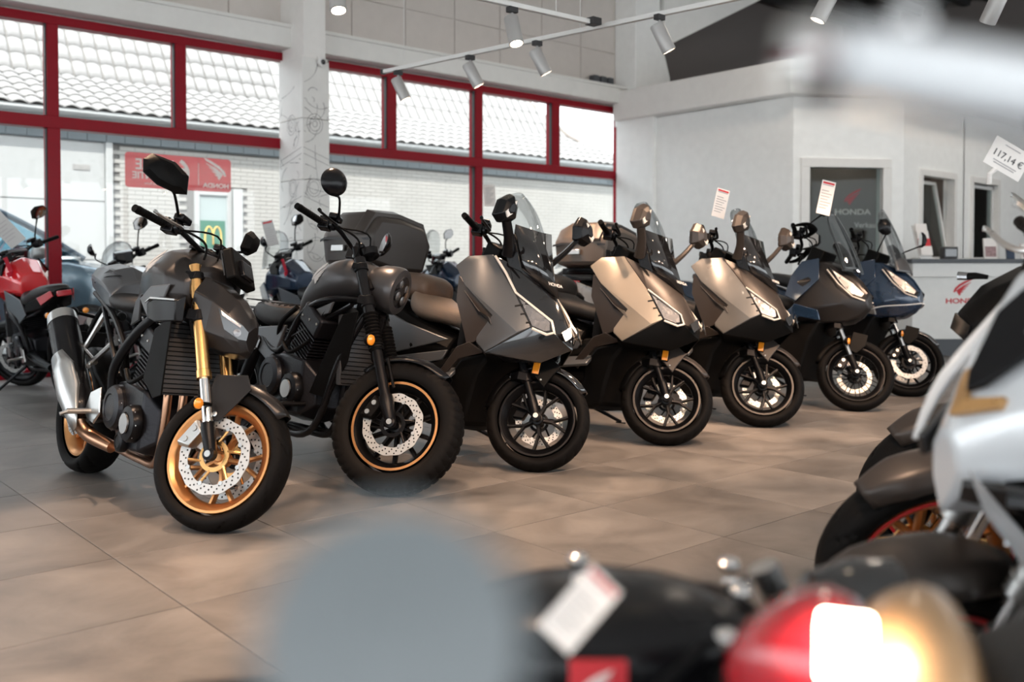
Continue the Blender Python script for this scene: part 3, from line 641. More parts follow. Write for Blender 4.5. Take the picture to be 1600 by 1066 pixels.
def forks(bk, yo, ztop, zmid, zlow, r1, r2, m1, m2, m3, G=None, fwd=.03, boots=False, name='fork_leg', band=None):
    """upside-down fork: thick upper tube, thin lower tube, axle foot"""
    G = G if G is not None else bk.G
    for s in (-1, 1):
        q = [bk.A(z, fwd, s*yo) for z in (ztop, zmid, zlow)]
        o = MB().tube([q[0], q[1]+(q[0]-q[1])*.06], r1, 20).build(name, m1, bk.r, G=G)
        MB().tube([q[1]+(q[0]-q[1])*.07, q[1]], [r1*1.1, r1*1.12], 20).build('collar', m1, o, bevel=.002, G=G)
        MB().tube([q[1], q[2]+(q[1]-q[2])*.0], r2, 18).build('slider', m2, o, G=G)
        f = MB().tube([q[2]+(q[1]-q[2])*.12, q[2], V((bk.axle, s*yo*.95, bk.rr+.0))], [r2*1.35, r2*1.45, .026], 14)
        f.lathe([(.001, 0), (.026, 0), (.026, .03), (.014, .034), (.013, .024), (.001, .024)], (bk.axle, s*(yo-.012), bk.rr), (0, s, 0), 18)
        f.build('axle_clamp', m3, o, G=G)
        MB().lathe([(.008, 0), (.0135, 0), (.0135, .006), (.008, .006)], (bk.axle, s*(yo+.02), bk.rr), (0, s, 0), 16).build('axle_nut', 'steel', o, G=G)
        if boots:
            b = MB(); pr = []; a = q[1]; d = (q[0]-q[1]).normalized(); n_ = 11
            for k in range(n_): pr += [(r1*1.02, k*.019), (r1*1.32, k*.019+.008), (r1*1.32, k*.019+.011)]
            b.lathe(pr, a, d, 20).build('fork_gaiter', 'plastic', o, G=G)
    for z, t in ((ztop-.035, .03), (ztop-.20, .045)):
        b = MB(); c = bk.A(z)
        b.ring([[c+V((.05 if abs(y) > .08 else .035, y, dz)), c+V((-.05 if abs(y) < .08 else -.0, y, dz))][::1]+[c+V((-.05 if abs(y) < .08 else -.0, y, dz-t)), c+V((.05 if abs(y) > .08 else .035, y, dz-t))] for y, dz in ((-yo-.035, 0), (-yo+.03, .0), (-.03, 0), (.03, 0), (yo-.03, 0), (yo+.035, 0))])
        for s in (-1, 1): b.tube([bk.A(z, fwd, s*yo), bk.A(z-t, fwd, s*yo)], r1*1.22, 18)
        b.build('triple_clamp', 'metalblk', bk.r, bevel=.003, G=G)
def screen_surf(b, x0, z0, x1, z1, w0, w1, bow=.07, n=12, m=10, rnd=.5):
    rows = []
    for i in range(n+1):
        v = i/n; hw = (w0+(w1-w0)*v)*(1 if v < 1-rnd else math.sqrt(max(0.02, 1-((v-(1-rnd))/rnd)**2.4))); row = []
        for j in range(m+1):
            u = -1+2*j/m; row.append(V((x0+(x1-x0)*v-bow*(u*u)*(hw/w0)-.02*math.sin(v*3.14)*-1, u*hw, z0+(z1-z0)*v)))
        rows.append(row)
    b.ring(rows, close=False, cap=False); return b
def seatmesh(pts, m, bk, name='seat', par=None, sub=1, n=16):
    return MB().loft(pts, n).build(name, m, par or bk.r, sub=sub)
def muffler(bk, a, b_, r, m1='satin', m2='steel', cap='steel', label=None):
    a, b_ = V(a), V(b_); d = b_-a
    o = MB().tube([a, a+d*.05, a+d*.12, a+d*.93, b_], [r*.5, r*.8, r, r, r*.92], 22, flat=1.1).build('muffler', m1, bk.r)
    MB().tube([a+d*.925, b_+d.normalized()*.012], [r*1.03, r*.95], 22, flat=1.1).build('end_cap', cap, o)
    MB().tube([b_+d.normalized()*.005, b_+d.normalized()*.03], [r*.4, r*.4], 14).build('outlet', 'hole', o)
    return o
def side_stand(bk, p=(-.75, .12, .25)):
    p = V(p); inv = bk.r.matrix_world.inverted(); w0 = bk.r.matrix_world @ p; foot = w0+(bk.r.matrix_world.to_3x3() @ V((.16, .22, 0))); foot.z = .02; f = inv @ foot
    o = MB().tube([p, f], [.014, .011], 8).build('side_stand', 'metalblk', bk.r)
    MB().tube([f+V((-.035, 0, -.006)), f+V((.035, .0, -.006))], .012, 8, flat=.5).build('stand_foot', 'metalblk', o); return o
def tagcard(name, loc, size, rot, label, lines='price', cat='price tag', m='paper'):
    o = empty(name, mat4=M.Translation(loc) @ rot); tag(o, label, cat); w, h = size
    MB().box((-w/2, -.0006, -h/2), (w/2, .0006, h/2)).build('card', m, o)
    b = MB(); c = MB()
    for k in range(9):
        z = h*(.36-k*.085)
        for sg_ in (-1, 1):
            if k != 1 or lines != 'price': b.box((-w*.4, sg_*.0007-.0003, z), (w*(.38-.25*((k*7) % 3)/2), sg_*.0007+.0003, z+h*.022))
    for sg_ in (-1, 1): c.box((-w*.42, sg_*.0007-.0003, h*.40), (w*.42, sg_*.0007+.0003, h*.46))
    b.build('printed_lines', 'inkgrey', o); c.build('red_heading', 'inkred', o)
    return o

# ------------------------------------------------------------------ engine blocks
def engine(bk, x0, z0, k=1.0, m='engine', gold=False, head_tilt=.35):
    """parallel engine: crankcase around (x0,z0), head leaning forward"""
    def S(x, z): return (x0+x*k, z0+z*k)
    e = hull([[(x0+.20*k, 0, z0+.06*k), (x0+.20*k, .10*k, z0+.04*k), (x0+.20*k, .10*k, z0-.10*k), (x0+.20*k, 0, z0-.12*k)],
              [(x0+.14*k, 0, z0+.14*k), (x0+.14*k, .16*k, z0+.12*k), (x0+.14*k, .16*k, z0-.15*k), (x0+.14*k, 0, z0-.19*k)],
              [(x0-.05*k, 0, z0+.17*k), (x0-.05*k, .17*k, z0+.14*k), (x0-.05*k, .17*k, z0-.15*k), (x0-.05*k, 0, z0-.20*k)],
              [(x0-.22*k, 0, z0+.16*k), (x0-.22*k, .14*k, z0+.13*k), (x0-.22*k, .14*k, z0-.08*k), (x0-.22*k, 0, z0-.12*k)],
              [(x0-.30*k, 0, z0+.10*k), (x0-.30*k, .09*k, z0+.08*k), (x0-.30*k, .09*k, z0-.02*k), (x0-.30*k, 0, z0-.04*k)]]).build('engine_block', m, bk.r, bevel=.01)
    c = MB(); up = V((head_tilt, 0, 1)).normalized(); f = V((up.z, 0, -up.x)); o = V((x0+.04*k, 0, z0+.12*k))
    for i in range(9):
        q = o+up*(.02+i*.018)*k; c.box(q+V((-.085, -.15, -.004))*k, q+V((.085, .15, .004))*k, M.Rotation(math.atan(head_tilt), 3, 'Y'))
    q = o+up*.09*k; c.box(q+V((-.07, -.14, -.09))*k, q+V((.07, .14, .09))*k, M.Rotation(math.atan(head_tilt), 3, 'Y')); c.build('cylinder', m, e, bevel=.002)
    q = o+up*.235*k; c = MB().box(q+V((-.095, -.165, -.055))*k, q+V((.095, .165, .055))*k, M.Rotation(math.atan(head_tilt), 3, 'Y'))
    c.build('cylinder_head', m, e, bevel=.014*k)
    for s in (-1, 1):
        b = MB(); y = s*.165*k; ax = (0, s, 0)
        disc_cover(b, (x0+.09*k, y, z0-.03*k), .085*k, .045*k, 28, ax); b.build('engine_cover', 'metalblk', e, ang=30)
        b = MB(); disc_cover(b, (x0-.12*k, y*.97, z0+.02*k), .105*k, .05*k, 30, ax); b.build('engine_cover', 'engine', e, ang=30)
        b = MB(); disc_cover(b, (x0+.0*k, y, z0-.12*k), .05*k, .035*k, 22, ax); b.build('engine_cover', 'metalblk', e, ang=30)
        b = MB().lathe([(.035*k, .0), (.045*k, 0), (.045*k, .008), (.035*k, .008)], (x0+.09*k, s*.211*k, z0-.03*k), ax, 26); b.build('cover_ring', 'steel', e)
        pts = []
        for i in range(8): pts.append((x0+.09*k+.076*k*math.cos(i*.785), s*.19*k, z0-.03*k+.076*k*math.sin(i*.785)))
        for i in range(8): pts.append((x0-.12*k+.095*k*math.cos(i*.785+.3), s*.187*k, z0+.02*k+.095*k*math.sin(i*.785+.3)))
        for dx in (-.07, 0, .07): pts.append((o.x+up.x*.235*k+dx*k, s*.165*k, o.z+up.z*.235*k-dx*.3*k))
        bolts(e, pts, .007*k, 'steel', ax)
    b = MB(); b.tube([(x0-.05*k, -.18*k, z0+.2*k), (x0+.05*k, -.19*k, z0+.15*k), (x0+.16*k, -.15*k, z0+.22*k)], .011, 8, smooth=5)
    b.tube([(x0-.2*k, -.12*k, z0+.2*k), (x0-.1*k, -.17*k, z0+.3*k), (x0+.02*k, -.16*k, z0+.38*k)], .014, 8, smooth=5)
    b.tube([(x0-.24*k, .12*k, z0+.2*k), (x0-.1*k, .17*k, z0+.26*k), (x0+.1*k, .16*k, z0+.34*k)], .012, 8, smooth=5); b.build('hose', 'plastic', e)
    return e
def headers(bk, x, z, n, m, zl, xe, r=.019, sp=.07):
    for i in range(n):
        y = (i-(n-1)/2)*sp; MB().tube([(x, y, z), (x+.07, y, z-.03), (x+.10, y, z-.12), (x+.07, y*.9, zl+.10), (x-.02, y*.7, zl), (x-.2, y*.4-.02, zl-.01), (xe, -.05, zl)], r, 10, smooth=6).build('exhaust_header', m, bk.r)
def radiator(bk, x, z0, z1, w=.16, tilt=.06, m='black'):
    o = MB().add([(x, -w, z0), (x, w, z0), (x-tilt, w, z1), (x-tilt, -w, z1), (x-.035, -w, z0), (x-.035, w, z0), (x-tilt-.035, w, z1), (x-tilt-.035, -w, z1)], [(0,1,2,3),(4,7,6,5),(0,4,5,1),(1,5,6,2),(2,6,7,3),(3,7,4,0)]).build('radiator', m, bk.r, bevel=.004)
    b = MB(); n = 16
    for i in range(n):
        t = (i+.5)/n; zz = z0+(z1-z0)*t; xx = x-tilt*t; b.box((xx-.001, -w*.92, zz-.002), (xx+.004, w*.92, zz+.002))
    b.build('radiator_fins', 'plastic', o); return o

# ------------------------------------------------------------------ bike 1: naked with gold fork
def naked(loc, yaw, lean, label, steer=36):
    bk = Bike('motorcycle', loc, yaw, lean, label, rr=.302, rake=25, steer=steer); r = bk.r; G = bk.G; c = (0, 0, .302)
    wheel(bk, 'front_wheel', c, .302, .222, .125, 'rimgold', 5, True, ((-.072, .158), (.072, .158)), 'sport', G)
    callip(bk, c, -.072, .158, -62, 'steel', G); callip(bk, c, .072, .158, -62, 'steel', G)
    forks(bk, .108, 1.08, .60, .40, .0285, .021, 'gold', 'chrome', 'metalblk')
    fn = fender(bk, c, .327, .15, -38, 46, 'hornet', G, drop=.03)
    for s in (-1, 1):
        b = MB().plate([(-.10, s*.088, .63), (.04, s*.082, .655), (.075, s*.082, .60), (.03, s*.088, .52), (-.02, s*.092, .44), (-.075, s*.092, .45), (-.11, s*.09, .55)], .006); b.build('fender_stay', 'hornet', fn, bevel=.002, G=G)
        bolts(fn, [(-.045, s*.096, .468)], .011, 'steel', (0, s, 0), G)
    for s in (-1, 1): signal(bk, V((-.085, s*.19, .485)), G, stem=(-.07, s*.11, .50), ax=(1, s*.3, 0))
    # head lamp cowl, steered
    hl = hull([[(-.30, 0, 1.05), (-.30, .10, 1.045), (-.30, .145, .96), (-.30, .12, .84), (-.30, .06, .78), (-.30, 0, .77)],
               [(-.20, 0, 1.03), (-.20, .09, 1.01), (-.20, .145, .93), (-.20, .125, .80), (-.20, .07, .745), (-.20, 0, .735)],
               [(-.12, 0, .985), (-.12, .07, .965), (-.125, .115, .895), (-.12, .10, .79), (-.11, .06, .735), (-.11, 0, .725)],
               [(-.055, 0, .92), (-.06, .045, .905), (-.07, .075, .86), (-.065, .07, .79), (-.055, .04, .745), (-.05, 0, .74)],
               [(-.035, 0, .88), (-.04, .025, .87), (-.045, .05, .84), (-.045, .045, .80), (-.035, .02, .77), (-.03, 0, .77)]]).build('headlight_cowl', 'hornet', r, G=G, bevel=.004, ang=22)
    for s in (-1, 1):
        MB().plate([(-.165, s*.138, .905), (-.062, s*.078, .862), (-.04, s*.052, .842), (-.04, s*.048, .805), (-.065, s*.073, .80), (-.125, s*.108, .825)], .008).build('headlight_lens', 'gloss', hl, G=G)
        MB().plate([(-.15, s*.137, .897), (-.065, s*.083, .858), (-.066, s*.083, .848), (-.14, s*.132, .877)], .006).build('light_strip', 'lampglass', hl, G=G)
        MB().lathe([(.001, 0), (.017, 0), (.017, .004), (.001, .006)], (-.075, s*.083, .825), (1, s*.9, 0), 14).build('projector_lens', 'lampglass', hl, G=G)
    # dash
    d = MB().box((-.24, -.10, 1.05), (-.19, .10, 1.20), M.Rotation(R(-28), 3, 'Y')).build('instrument_panel', 'plastic', r, bevel=.01, G=G)
    MB().box((-.205, -.05, 1.08), (-.165, .05, 1.16), M.Rotation(R(-28), 3, 'Y')).build('rear_boss', 'satin', d, bevel=.006, G=G)
    MB().box((-.252, -.09, 1.06), (-.246, .09, 1.185), M.Rotation(R(-28), 3, 'Y')).build('display', 'screen', d, G=G)
    hb = grip_set(bk, 1.215, .015, .385, .03, .07, tag_=False)
    for s in (-1, 1): mirror(bk, (bk.A(1.215).x, s*.21, 1.235), (-.455, s*.39, 1.385), .215, .125, G, tilt=.03, toe=58 if s < 0 else 16)
    MB().tube([bk.A(1.10, -.02, 0), bk.A(1.13, -.02, 0)], .024, 16).build('steering_nut', 'steel', r, G=G)
    # tank
    tk = hull([[(-.27, 0, 1.09), (-.27, .07, 1.08), (-.27, .12, 1.02), (-.27, .11, .95), (-.27, .06, .90), (-.27, 0, .89)],
               [(-.36, 0, 1.155), (-.36, .10, 1.135), (-.35, .185, 1.05), (-.34, .175, .95), (-.36, .10, .88), (-.36, 0, .86)],
               [(-.50, 0, 1.185), (-.50, .11, 1.16), (-.50, .19, 1.06), (-.47, .175, .93), (-.50, .12, .87), (-.50, 0, .85)],
               [(-.66, 0, 1.165), (-.66, .10, 1.14), (-.66, .165, 1.04), (-.64, .14, .91), (-.66, .10, .86), (-.66, 0, .85)],
               [(-.80, 0, 1.06), (-.80, .075, 1.04), (-.80, .11, .96), (-.79, .11, .90), (-.80, .08, .86), (-.80, 0, .85)],
               [(-.88, 0, .97), (-.88, .05, .96), (-.88, .08, .93), (-.88, .08, .88), (-.88, .06, .86), (-.88, 0, .85)]]).build('fuel_tank', 'hornet', r, bevel=.022, ang=40)
    for s in (-1, 1):
        MB().plate([(-.30, s*.176, 1.0), (-.46, s*.192, .985), (-.64, s*.16, .93), (-.52, s*.165, .85), (-.38, s*.178, .86)], .012).build('tank_side_panel', 'hornet2', tk, bevel=.006)
        MB().plate([(-.62, s*.166, .95), (-.78, s*.122, .92), (-.86, s*.10, .80), (-.72, s*.12, .83)], .012).build('tank_side_panel', 'hornet2', tk, bevel=.004)
        wing('wing_emblem', .13, 'spotbody', frame((-.58 if s < 0 else -.42, s*.193, 1.045), (1 if s < 0 else -1, 0, 0), (0, -s*.45, 1)), tk)
    MB().lathe([(.001, 0), (.035, 0), (.035, .012), (.025, .016), (.001, .016)], (-.47, 0, 1.183), (0, 0, 1), 20).build('filler_cap', 'metalblk', tk)
    for s in (-1, 1):
        q = MB(); q.ring([[V((-.22, s*.13, .96)), V((-.22, s*.18, .93)), V((-.22, s*.17, .84)), V((-.22, s*.13, .84))], [V((-.36, s*.14, .96)), V((-.36, s*.215, .93)), V((-.36, s*.20, .83)), V((-.36, s*.15, .82))], [V((-.47, s*.15, .93)), V((-.47, s*.20, .91)), V((-.47, s*.19, .84)), V((-.47, s*.15, .84))]])
        q = q.build('air_intake', 'satin', r, bevel=.006); MB().plate([(-.22, s*.184, .935), (-.36, s*.23, .935), (-.47, s*.204, .915), (-.47, s*.206, .909), (-.36, s*.232, .927), (-.22, s*.186, .928)], .004).build('trim_strip', 'steel', q)
    seatmesh([(-.80, .90, .03, .07, 2.5), (-.88, .905, .045, .12, 2.6), (-1.0, .90, .045, .145, 2.6), (-1.12, .915, .045, .14, 2.6), (-1.18, .95, .05, .10, 2.5)], 'seatblk', bk)
    tl = hull([[(-1.10, 0, 1.02), (-1.10, .08, 1.0), (-1.10, .13, .95), (-1.10, .13, .88), (-1.10, 0, .86)], [(-1.20, 0, 1.10), (-1.20, .09, 1.07), (-1.20, .14, .99), (-1.18, .12, .89), (-1.2, 0, .87)],
               [(-1.38, 0, 1.12), (-1.38, .075, 1.095), (-1.38, .115, 1.02), (-1.36, .09, .93), (-1.38, 0, .92)], [(-1.56, 0, 1.10), (-1.56, .05, 1.09), (-1.56, .075, 1.04), (-1.56, .06, .98), (-1.56, 0, .97)], [(-1.62, 0, 1.08), (-1.62, .03, 1.07), (-1.62, .045, 1.045), (-1.62, .03, 1.01), (-1.62, 0, 1.0)]]).build('tail_cowl', 'hornet2', r, bevel=.010, ang=25)
    MB().plate([(-1.14, -.075, 1.045), (-1.2, -.115, 1.035), (-1.42, -.10, 1.0), (-1.44, -.09, 1.02), (-1.22, -.10, 1.07)], .012).mirror().build('grab_groove', 'black', tl)
    MB().box((-1.63, -.05, 1.02), (-1.61, .05, 1.055)).build('tail_light', 'redlens', tl, bevel=.004)
    pb = MB().tube([(-1.45, 0, .93), (-1.62, 0, .80), (-1.68, 0, .72)], .02, 8, smooth=3).box((-1.70, -.09, .58), (-1.685, .09, .74)); pb.build('plate_bracket', 'plastic', r, bevel=.004)
    for s in (-1, 1): signal(bk, V((-1.60, s*.13, .84)), ax=(-1, 0, 0), stem=(-1.6, 0, .82))
    for s in (-1, 1):
        MB().tube([(-.34, s*.09, .95), (-.55, s*.17, .80), (-.80, s*.17, .62), (-.86, s*.15, .48), (-.84, s*.12, .30)], [.018, .02, .022, .022, .018], 10, smooth=5, flat=1.2).build('frame_spar', 'metalblk', r)
        MB().tube([(-.78, s*.15, .70), (-1.05, s*.12, .84), (-1.45, s*.08, .95)], .014, 8, smooth=4).tube([(-.82, s*.14, .55), (-.98, s*.13, .68), (-1.25, s*.10, .88)], .013, 8, smooth=4).build('subframe', 'metalblk', r)
        MB().tube([(-.84, s*.12, .42), (-1.05, s*.13, .36), (-1.30, s*.13, .33), (-1.49, s*.13, .315)], [.05, .045, .035, .028], 10, smooth=5, flat=1.2).build('swingarm', 'metalblk', r)
        p = MB().plate([(-.86, s*.20, .50), (-.94, s*.215, .47), (-.98, s*.22, .37), (-.90, s*.21, .31), (-.84, s*.20, .38)], .012).build('heel_plate', 'steel', r, bevel=.004)
        MB().tube([(-.92, s*.215, .38), (-.93, s*.32, .375)], [.012, .014], 8).tube([(-.93, s*.31, .375), (-.93, s*.35, .36)], .009, 6).build('foot_peg', 'steel', p)
        MB().tube([(-.90, s*.235, .34), (-.78, s*.25, .33), (-.74, s*.28, .345)], .007, 6).build('foot_lever', 'metalblk', p)
        MB().tube([(-1.0, s*.13, .70), (-1.12, s*.17, .60), (-1.08, s*.2, .58)], .013, 8).tube([(-1.10, s*.16, .60), (-1.25, s*.17, .66), (-1.22, s*.1, .85)], .013, 8).build('passenger_bracket', 'steel', r)
    engine(bk, -.60, .40, 1.0)
    headers(bk, -.44, .62, 4, 'copper', .20, -.98)
    radiator(bk, -.30, .52, .84)
    for s in (-1, 1):
        MB().plate([(-.25, s*.17, .86), (-.36, s*.19, .80), (-.44, s*.18, .58), (-.34, s*.17, .50), (-.27, s*.165, .52)], .008).build('radiator_shroud', 'plastic', r, bevel=.003)
    MB().tube([(-.85, -.12, .22), (-1.0, -.18, .26), (-1.05, -.22, .33)], [.03, .035, .045], 12, smooth=5).build('exhaust_pipe', 'copper', r)
    mf = muffler(bk, (-1.0, -.225, .34), (-1.42, -.24, .80), .072)
    b = MB(); rg = []
    for t, rr_, sw in ((-.12, .045, .5), (.0, .062, .9), (.22, .085, 1.25), (.42, .086, 1.2), (.58, .082, .8)):
        p = V((-1.0, -.225, .34)).lerp(V((-1.42, -.24, .80)), t); d = V((-.42, 0, .46)).normalized(); u = d.cross(V((0, 1, 0))).normalized()
        rg.append([p+V((0, -1, 0))*math.cos(a)*rr_+u*math.sin(a)*rr_*1.1 for a in (sw*(-1+k/6)*1.25+.2 for k in range(13))])
    b.ring(rg, close=False, cap=False); b.build('heat_shield', 'steel', mf, solid=.004, ang=60)
    rw = wheel(bk, 'rear_wheel', (-1.49, 0, .318), .318, .222, .185, 'rimgold', 5, True, ((-.085, .12),), 'sport', rw=.135)
    fender(bk, (-1.49, 0, .318), .345, .19, -20, 70, 'plastic', name='rear_hugger')
    side_stand(bk, (-.78, .15, .30))
    return bk

# ------------------------------------------------------------------ bike 2: bobber with fat tyres
def bobber(loc, yaw, lean, label):
    bk = Bike('motorcycle', loc, yaw, lean, label, rr=.33, rake=28, steer=36); r = bk.r; G = bk.G; c = (0, 0, .33)
    wheel(bk, 'front_wheel', c, .33, .212, .155, 'metalblk', 10, False, ((-.078, .152),), 'block', G, stripe='rimgold', sq=.8)
    callip(bk, c, -.078, .15, -66, 'plastic', G)
    forks(bk, .112, 1.12, .66, .42, .030, .026, 'satin', 'metalblk', 'metalblk', boots=True)
    fender(bk, c, .352, .17, -46, 34, 'satin', G, drop=.03)
    for s in (-1, 1):
        MB().tube([(-.04, s*.10, .50), (-.12, s*.085, .64)], .008, 6).build('fender_stay', 'metalblk', r, G=G)
        signal(bk, V((-.20, s*.185, .69)), G, stem=(-.20, s*.12, .69), ax=(1, s*.3, 0), r=.03)
    h = MB().lathe([(.001, -.16), (.04, -.155), (.085, -.125), (.115, -.065), (.125, 0), (.125, .03), (.118, .045), (.10, .05)], (-.24, 0, 1.02), (1, 0, -.12), 40).build('headlight', 'rebel', r, G=G)
    MB().lathe([(.115, .03), (.112, .046), (.07, .052), (.001, .055)], (-.24, 0, 1.02), (1, 0, -.12), 36).build('headlight_lens', 'gloss', h, G=G)
    for yy, zz in ((-.035, .03), (.035, .03), (-.035, -.035), (.035, -.035)): MB().lathe([(.001, 0), (.024, 0), (.026, .004), (.018, .008), (.001, .010)], (-.190, yy, 1.015+zz), (1, 0, -.12), 18).build('projector_lens', 'lampglass', h, G=G)
    MB().tube([(-.34, -.1, 1.02), (-.30, -.112, .97)], .012, 8).tube([(-.34, .1, 1.02), (-.30, .112, .97)], .012, 8).build('headlight_bracket', 'metalblk', h, G=G)
    MB().lathe([(.001, -.03), (.05, -.025), (.054, 0), (.054, .012), (.001, .016)], bk.A(1.20, .06), (-.6, 0, 1), 28).build('instrument_panel', 'satin', r, G=G)
    for s in (-1, 1): MB().tube([bk.A(1.10, 0, s*.05), bk.A(1.20, .0, s*.05)], .018, 12).build('handlebar_riser', 'metalblk', r, G=G)
    grip_set(bk, 1.245, -.03, .40, .03, .10, levmat='metalblk')
    for s in (-1, 1): mirror(bk, (bk.A(1.25).x-.03, s*.22, 1.26), (-.545, s*.385, 1.405), .145, .145, G, rnd=True, mat_='satin')
    tk = MB().loft([(-.30, 1.01, .05, .07, 2.2), (-.36, 1.03, .095, .12, 2.3), (-.50, 1.03, .12, .15, 2.4), (-.64, 1.0, .12, .15, 2.4), (-.78, .94, .10, .12, 2.3), (-.90, .88, .065, .075, 2.2), (-.95, .86, .03, .04, 2)], 24).build('fuel_tank', 'rebel', r, sub=1)
    for s in (-1, 1): wing('wing_emblem', .13, 'spotbody', frame((-.68 if s < 0 else -.54, s*.1515, .985), (1 if s < 0 else -1, 0, 0), (0, -s*.12, 1)), tk)
    MB().lathe([(.001, 0), (.036, 0), (.036, .014), (.001, .018)], (-.48, 0, 1.148), (0, 0, 1), 20).build('filler_cap', 'gloss', tk)
    st = MB().loft([(-.86, .80, .03, .08, 2.6), (-.92, .81, .055, .13, 2.8), (-1.06, .80, .065, .155, 2.8), (-1.22, .815, .07, .155, 2.8), (-1.34, .84, .055, .12, 2.6), (-1.38, .85, .03, .06, 2.4)], 22).build('seat', 'seatblk', r, sub=1)
    top = MB().loft([(-.94, .845, .028, .09, 2.6), (-1.06, .845, .032, .12, 2.6), (-1.22, .862, .034, .12, 2.6), (-1.32, .875, .028, .08, 2.6)], 22).build('quilted_top', 'seatbrown', st, sub=1)
    b = MB()
    for k in range(7):
        x = -.95-k*.06
        for s in (-1, 1): b.tube([(x, -.105*s, .868+.001*k), (x-.09, 0, .883+.003*k), (x-.16, .1*s, .88+.003*k)], .0035, 5)
    b.build('seat_stitching', 'seatblk', st)
    MB().loft([(-1.36, .80, .03, .05, 2.4), (-1.42, .82, .04, .10, 2.6), (-1.56, .83, .035, .10, 2.6), (-1.66, .84, .02, .07, 2.6)], 16).build('rear_pad', 'seatblk', r, sub=1)
    for s in (-1, 1):
        MB().tube([(-.30, s*.05, .92), (-.50, s*.14, .91), (-.72, s*.155, .83), (-.86, s*.15, .66), (-.98, s*.15, .62), (-1.2, s*.13, .72), (-1.45, s*.12, .76)], .019, 10, smooth=5).build('frame_tube', 'satin', r)
        MB().tube([(-.28, s*.05, .86), (-.40, s*.10, .60), (-.55, s*.11, .25), (-.80, s*.12, .20), (-.98, s*.14, .35)], .02, 10, smooth=5).build('frame_tube', 'satin', r)
        MB().tube([(-.33, s*.11, .89), (-.80, s*.15, .70)], .013, 8).tube([(-.45, s*.13, .92), (-.56, s*.14, .80)], .013, 8).build('frame_brace', 'satin', r)
        MB().plate([(-.88, s*.15, .76), (-1.15, s*.145, .74), (-1.30, s*.13, .73), (-1.20, s*.14, .62), (-1.05, s*.15, .56), (-.95, s*.15, .60)], .02).build('side_cover', 'hornet2', r, bevel=.006)
        MB().plate([(-.45, s*.14, .90), (-.72, s*.15, .82), (-.62, s*.145, .80), (-.48, s*.14, .84)], .014).build('air_box_cover', 'hornet2', r, bevel=.004)
        MB().tube([(-.95, s*.13, .42), (-1.2, s*.14, .36), (-1.49, s*.14, .32)], [.03, .028, .024], 10).build('swingarm', 'metalblk', r)
        MB().tube([(-1.15, s*.15, .68), (-1.30, s*.15, .40)], .02, 10).tube([(-1.16, s*.15, .67), (-1.29, s*.15, .42)], .034, 12).build('rear_shock', 'metalblk', r)
        MB().tube([(-.60, s*.15, .36), (-.62, s*.30, .35)], .013, 8).build('foot_peg', 'metalblk', r)
    engine(bk, -.78, .46, 1.05, head_tilt=.6)
    radiator(bk, -.36, .48, .84, .11, .05)
    for s in (-1, 1): MB().plate([(-.29, s*.09, .86), (-.36, s*.135, .84), (-.48, s*.14, .62), (-.60, s*.13, .42), (-.46, s*.10, .40), (-.34, s*.09, .6)], .01).build('radiator_shroud', 'plastic', r, bevel=.003)
    headers(bk, -.50, .64, 2, 'metalblk', .22, -1.0, .022, .1)
    muffler(bk, (-.98, -.20, .25), (-1.50, -.24, .38), .06, 'satin', 'metalblk', 'metalblk')
    wheel(bk, 'rear_wheel', (-1.49, 0, .33), .33, .212, .16, 'metalblk', 10, False, ((-.07, .12),), 'block', stripe=None, hero=False)
    fender(bk, (-1.49, 0, .33), .36, .18, -60, 30, 'satin', name='rear_fender'); MB().lathe([(.001, 0), (.04, 0), (.04, .02), (.001, .025)], (-1.78, 0, .72), (-1, 0, 0), 20).build('tail_light', 'redlens', r)
    side_stand(bk, (-.85, .15, .28))
    return bk

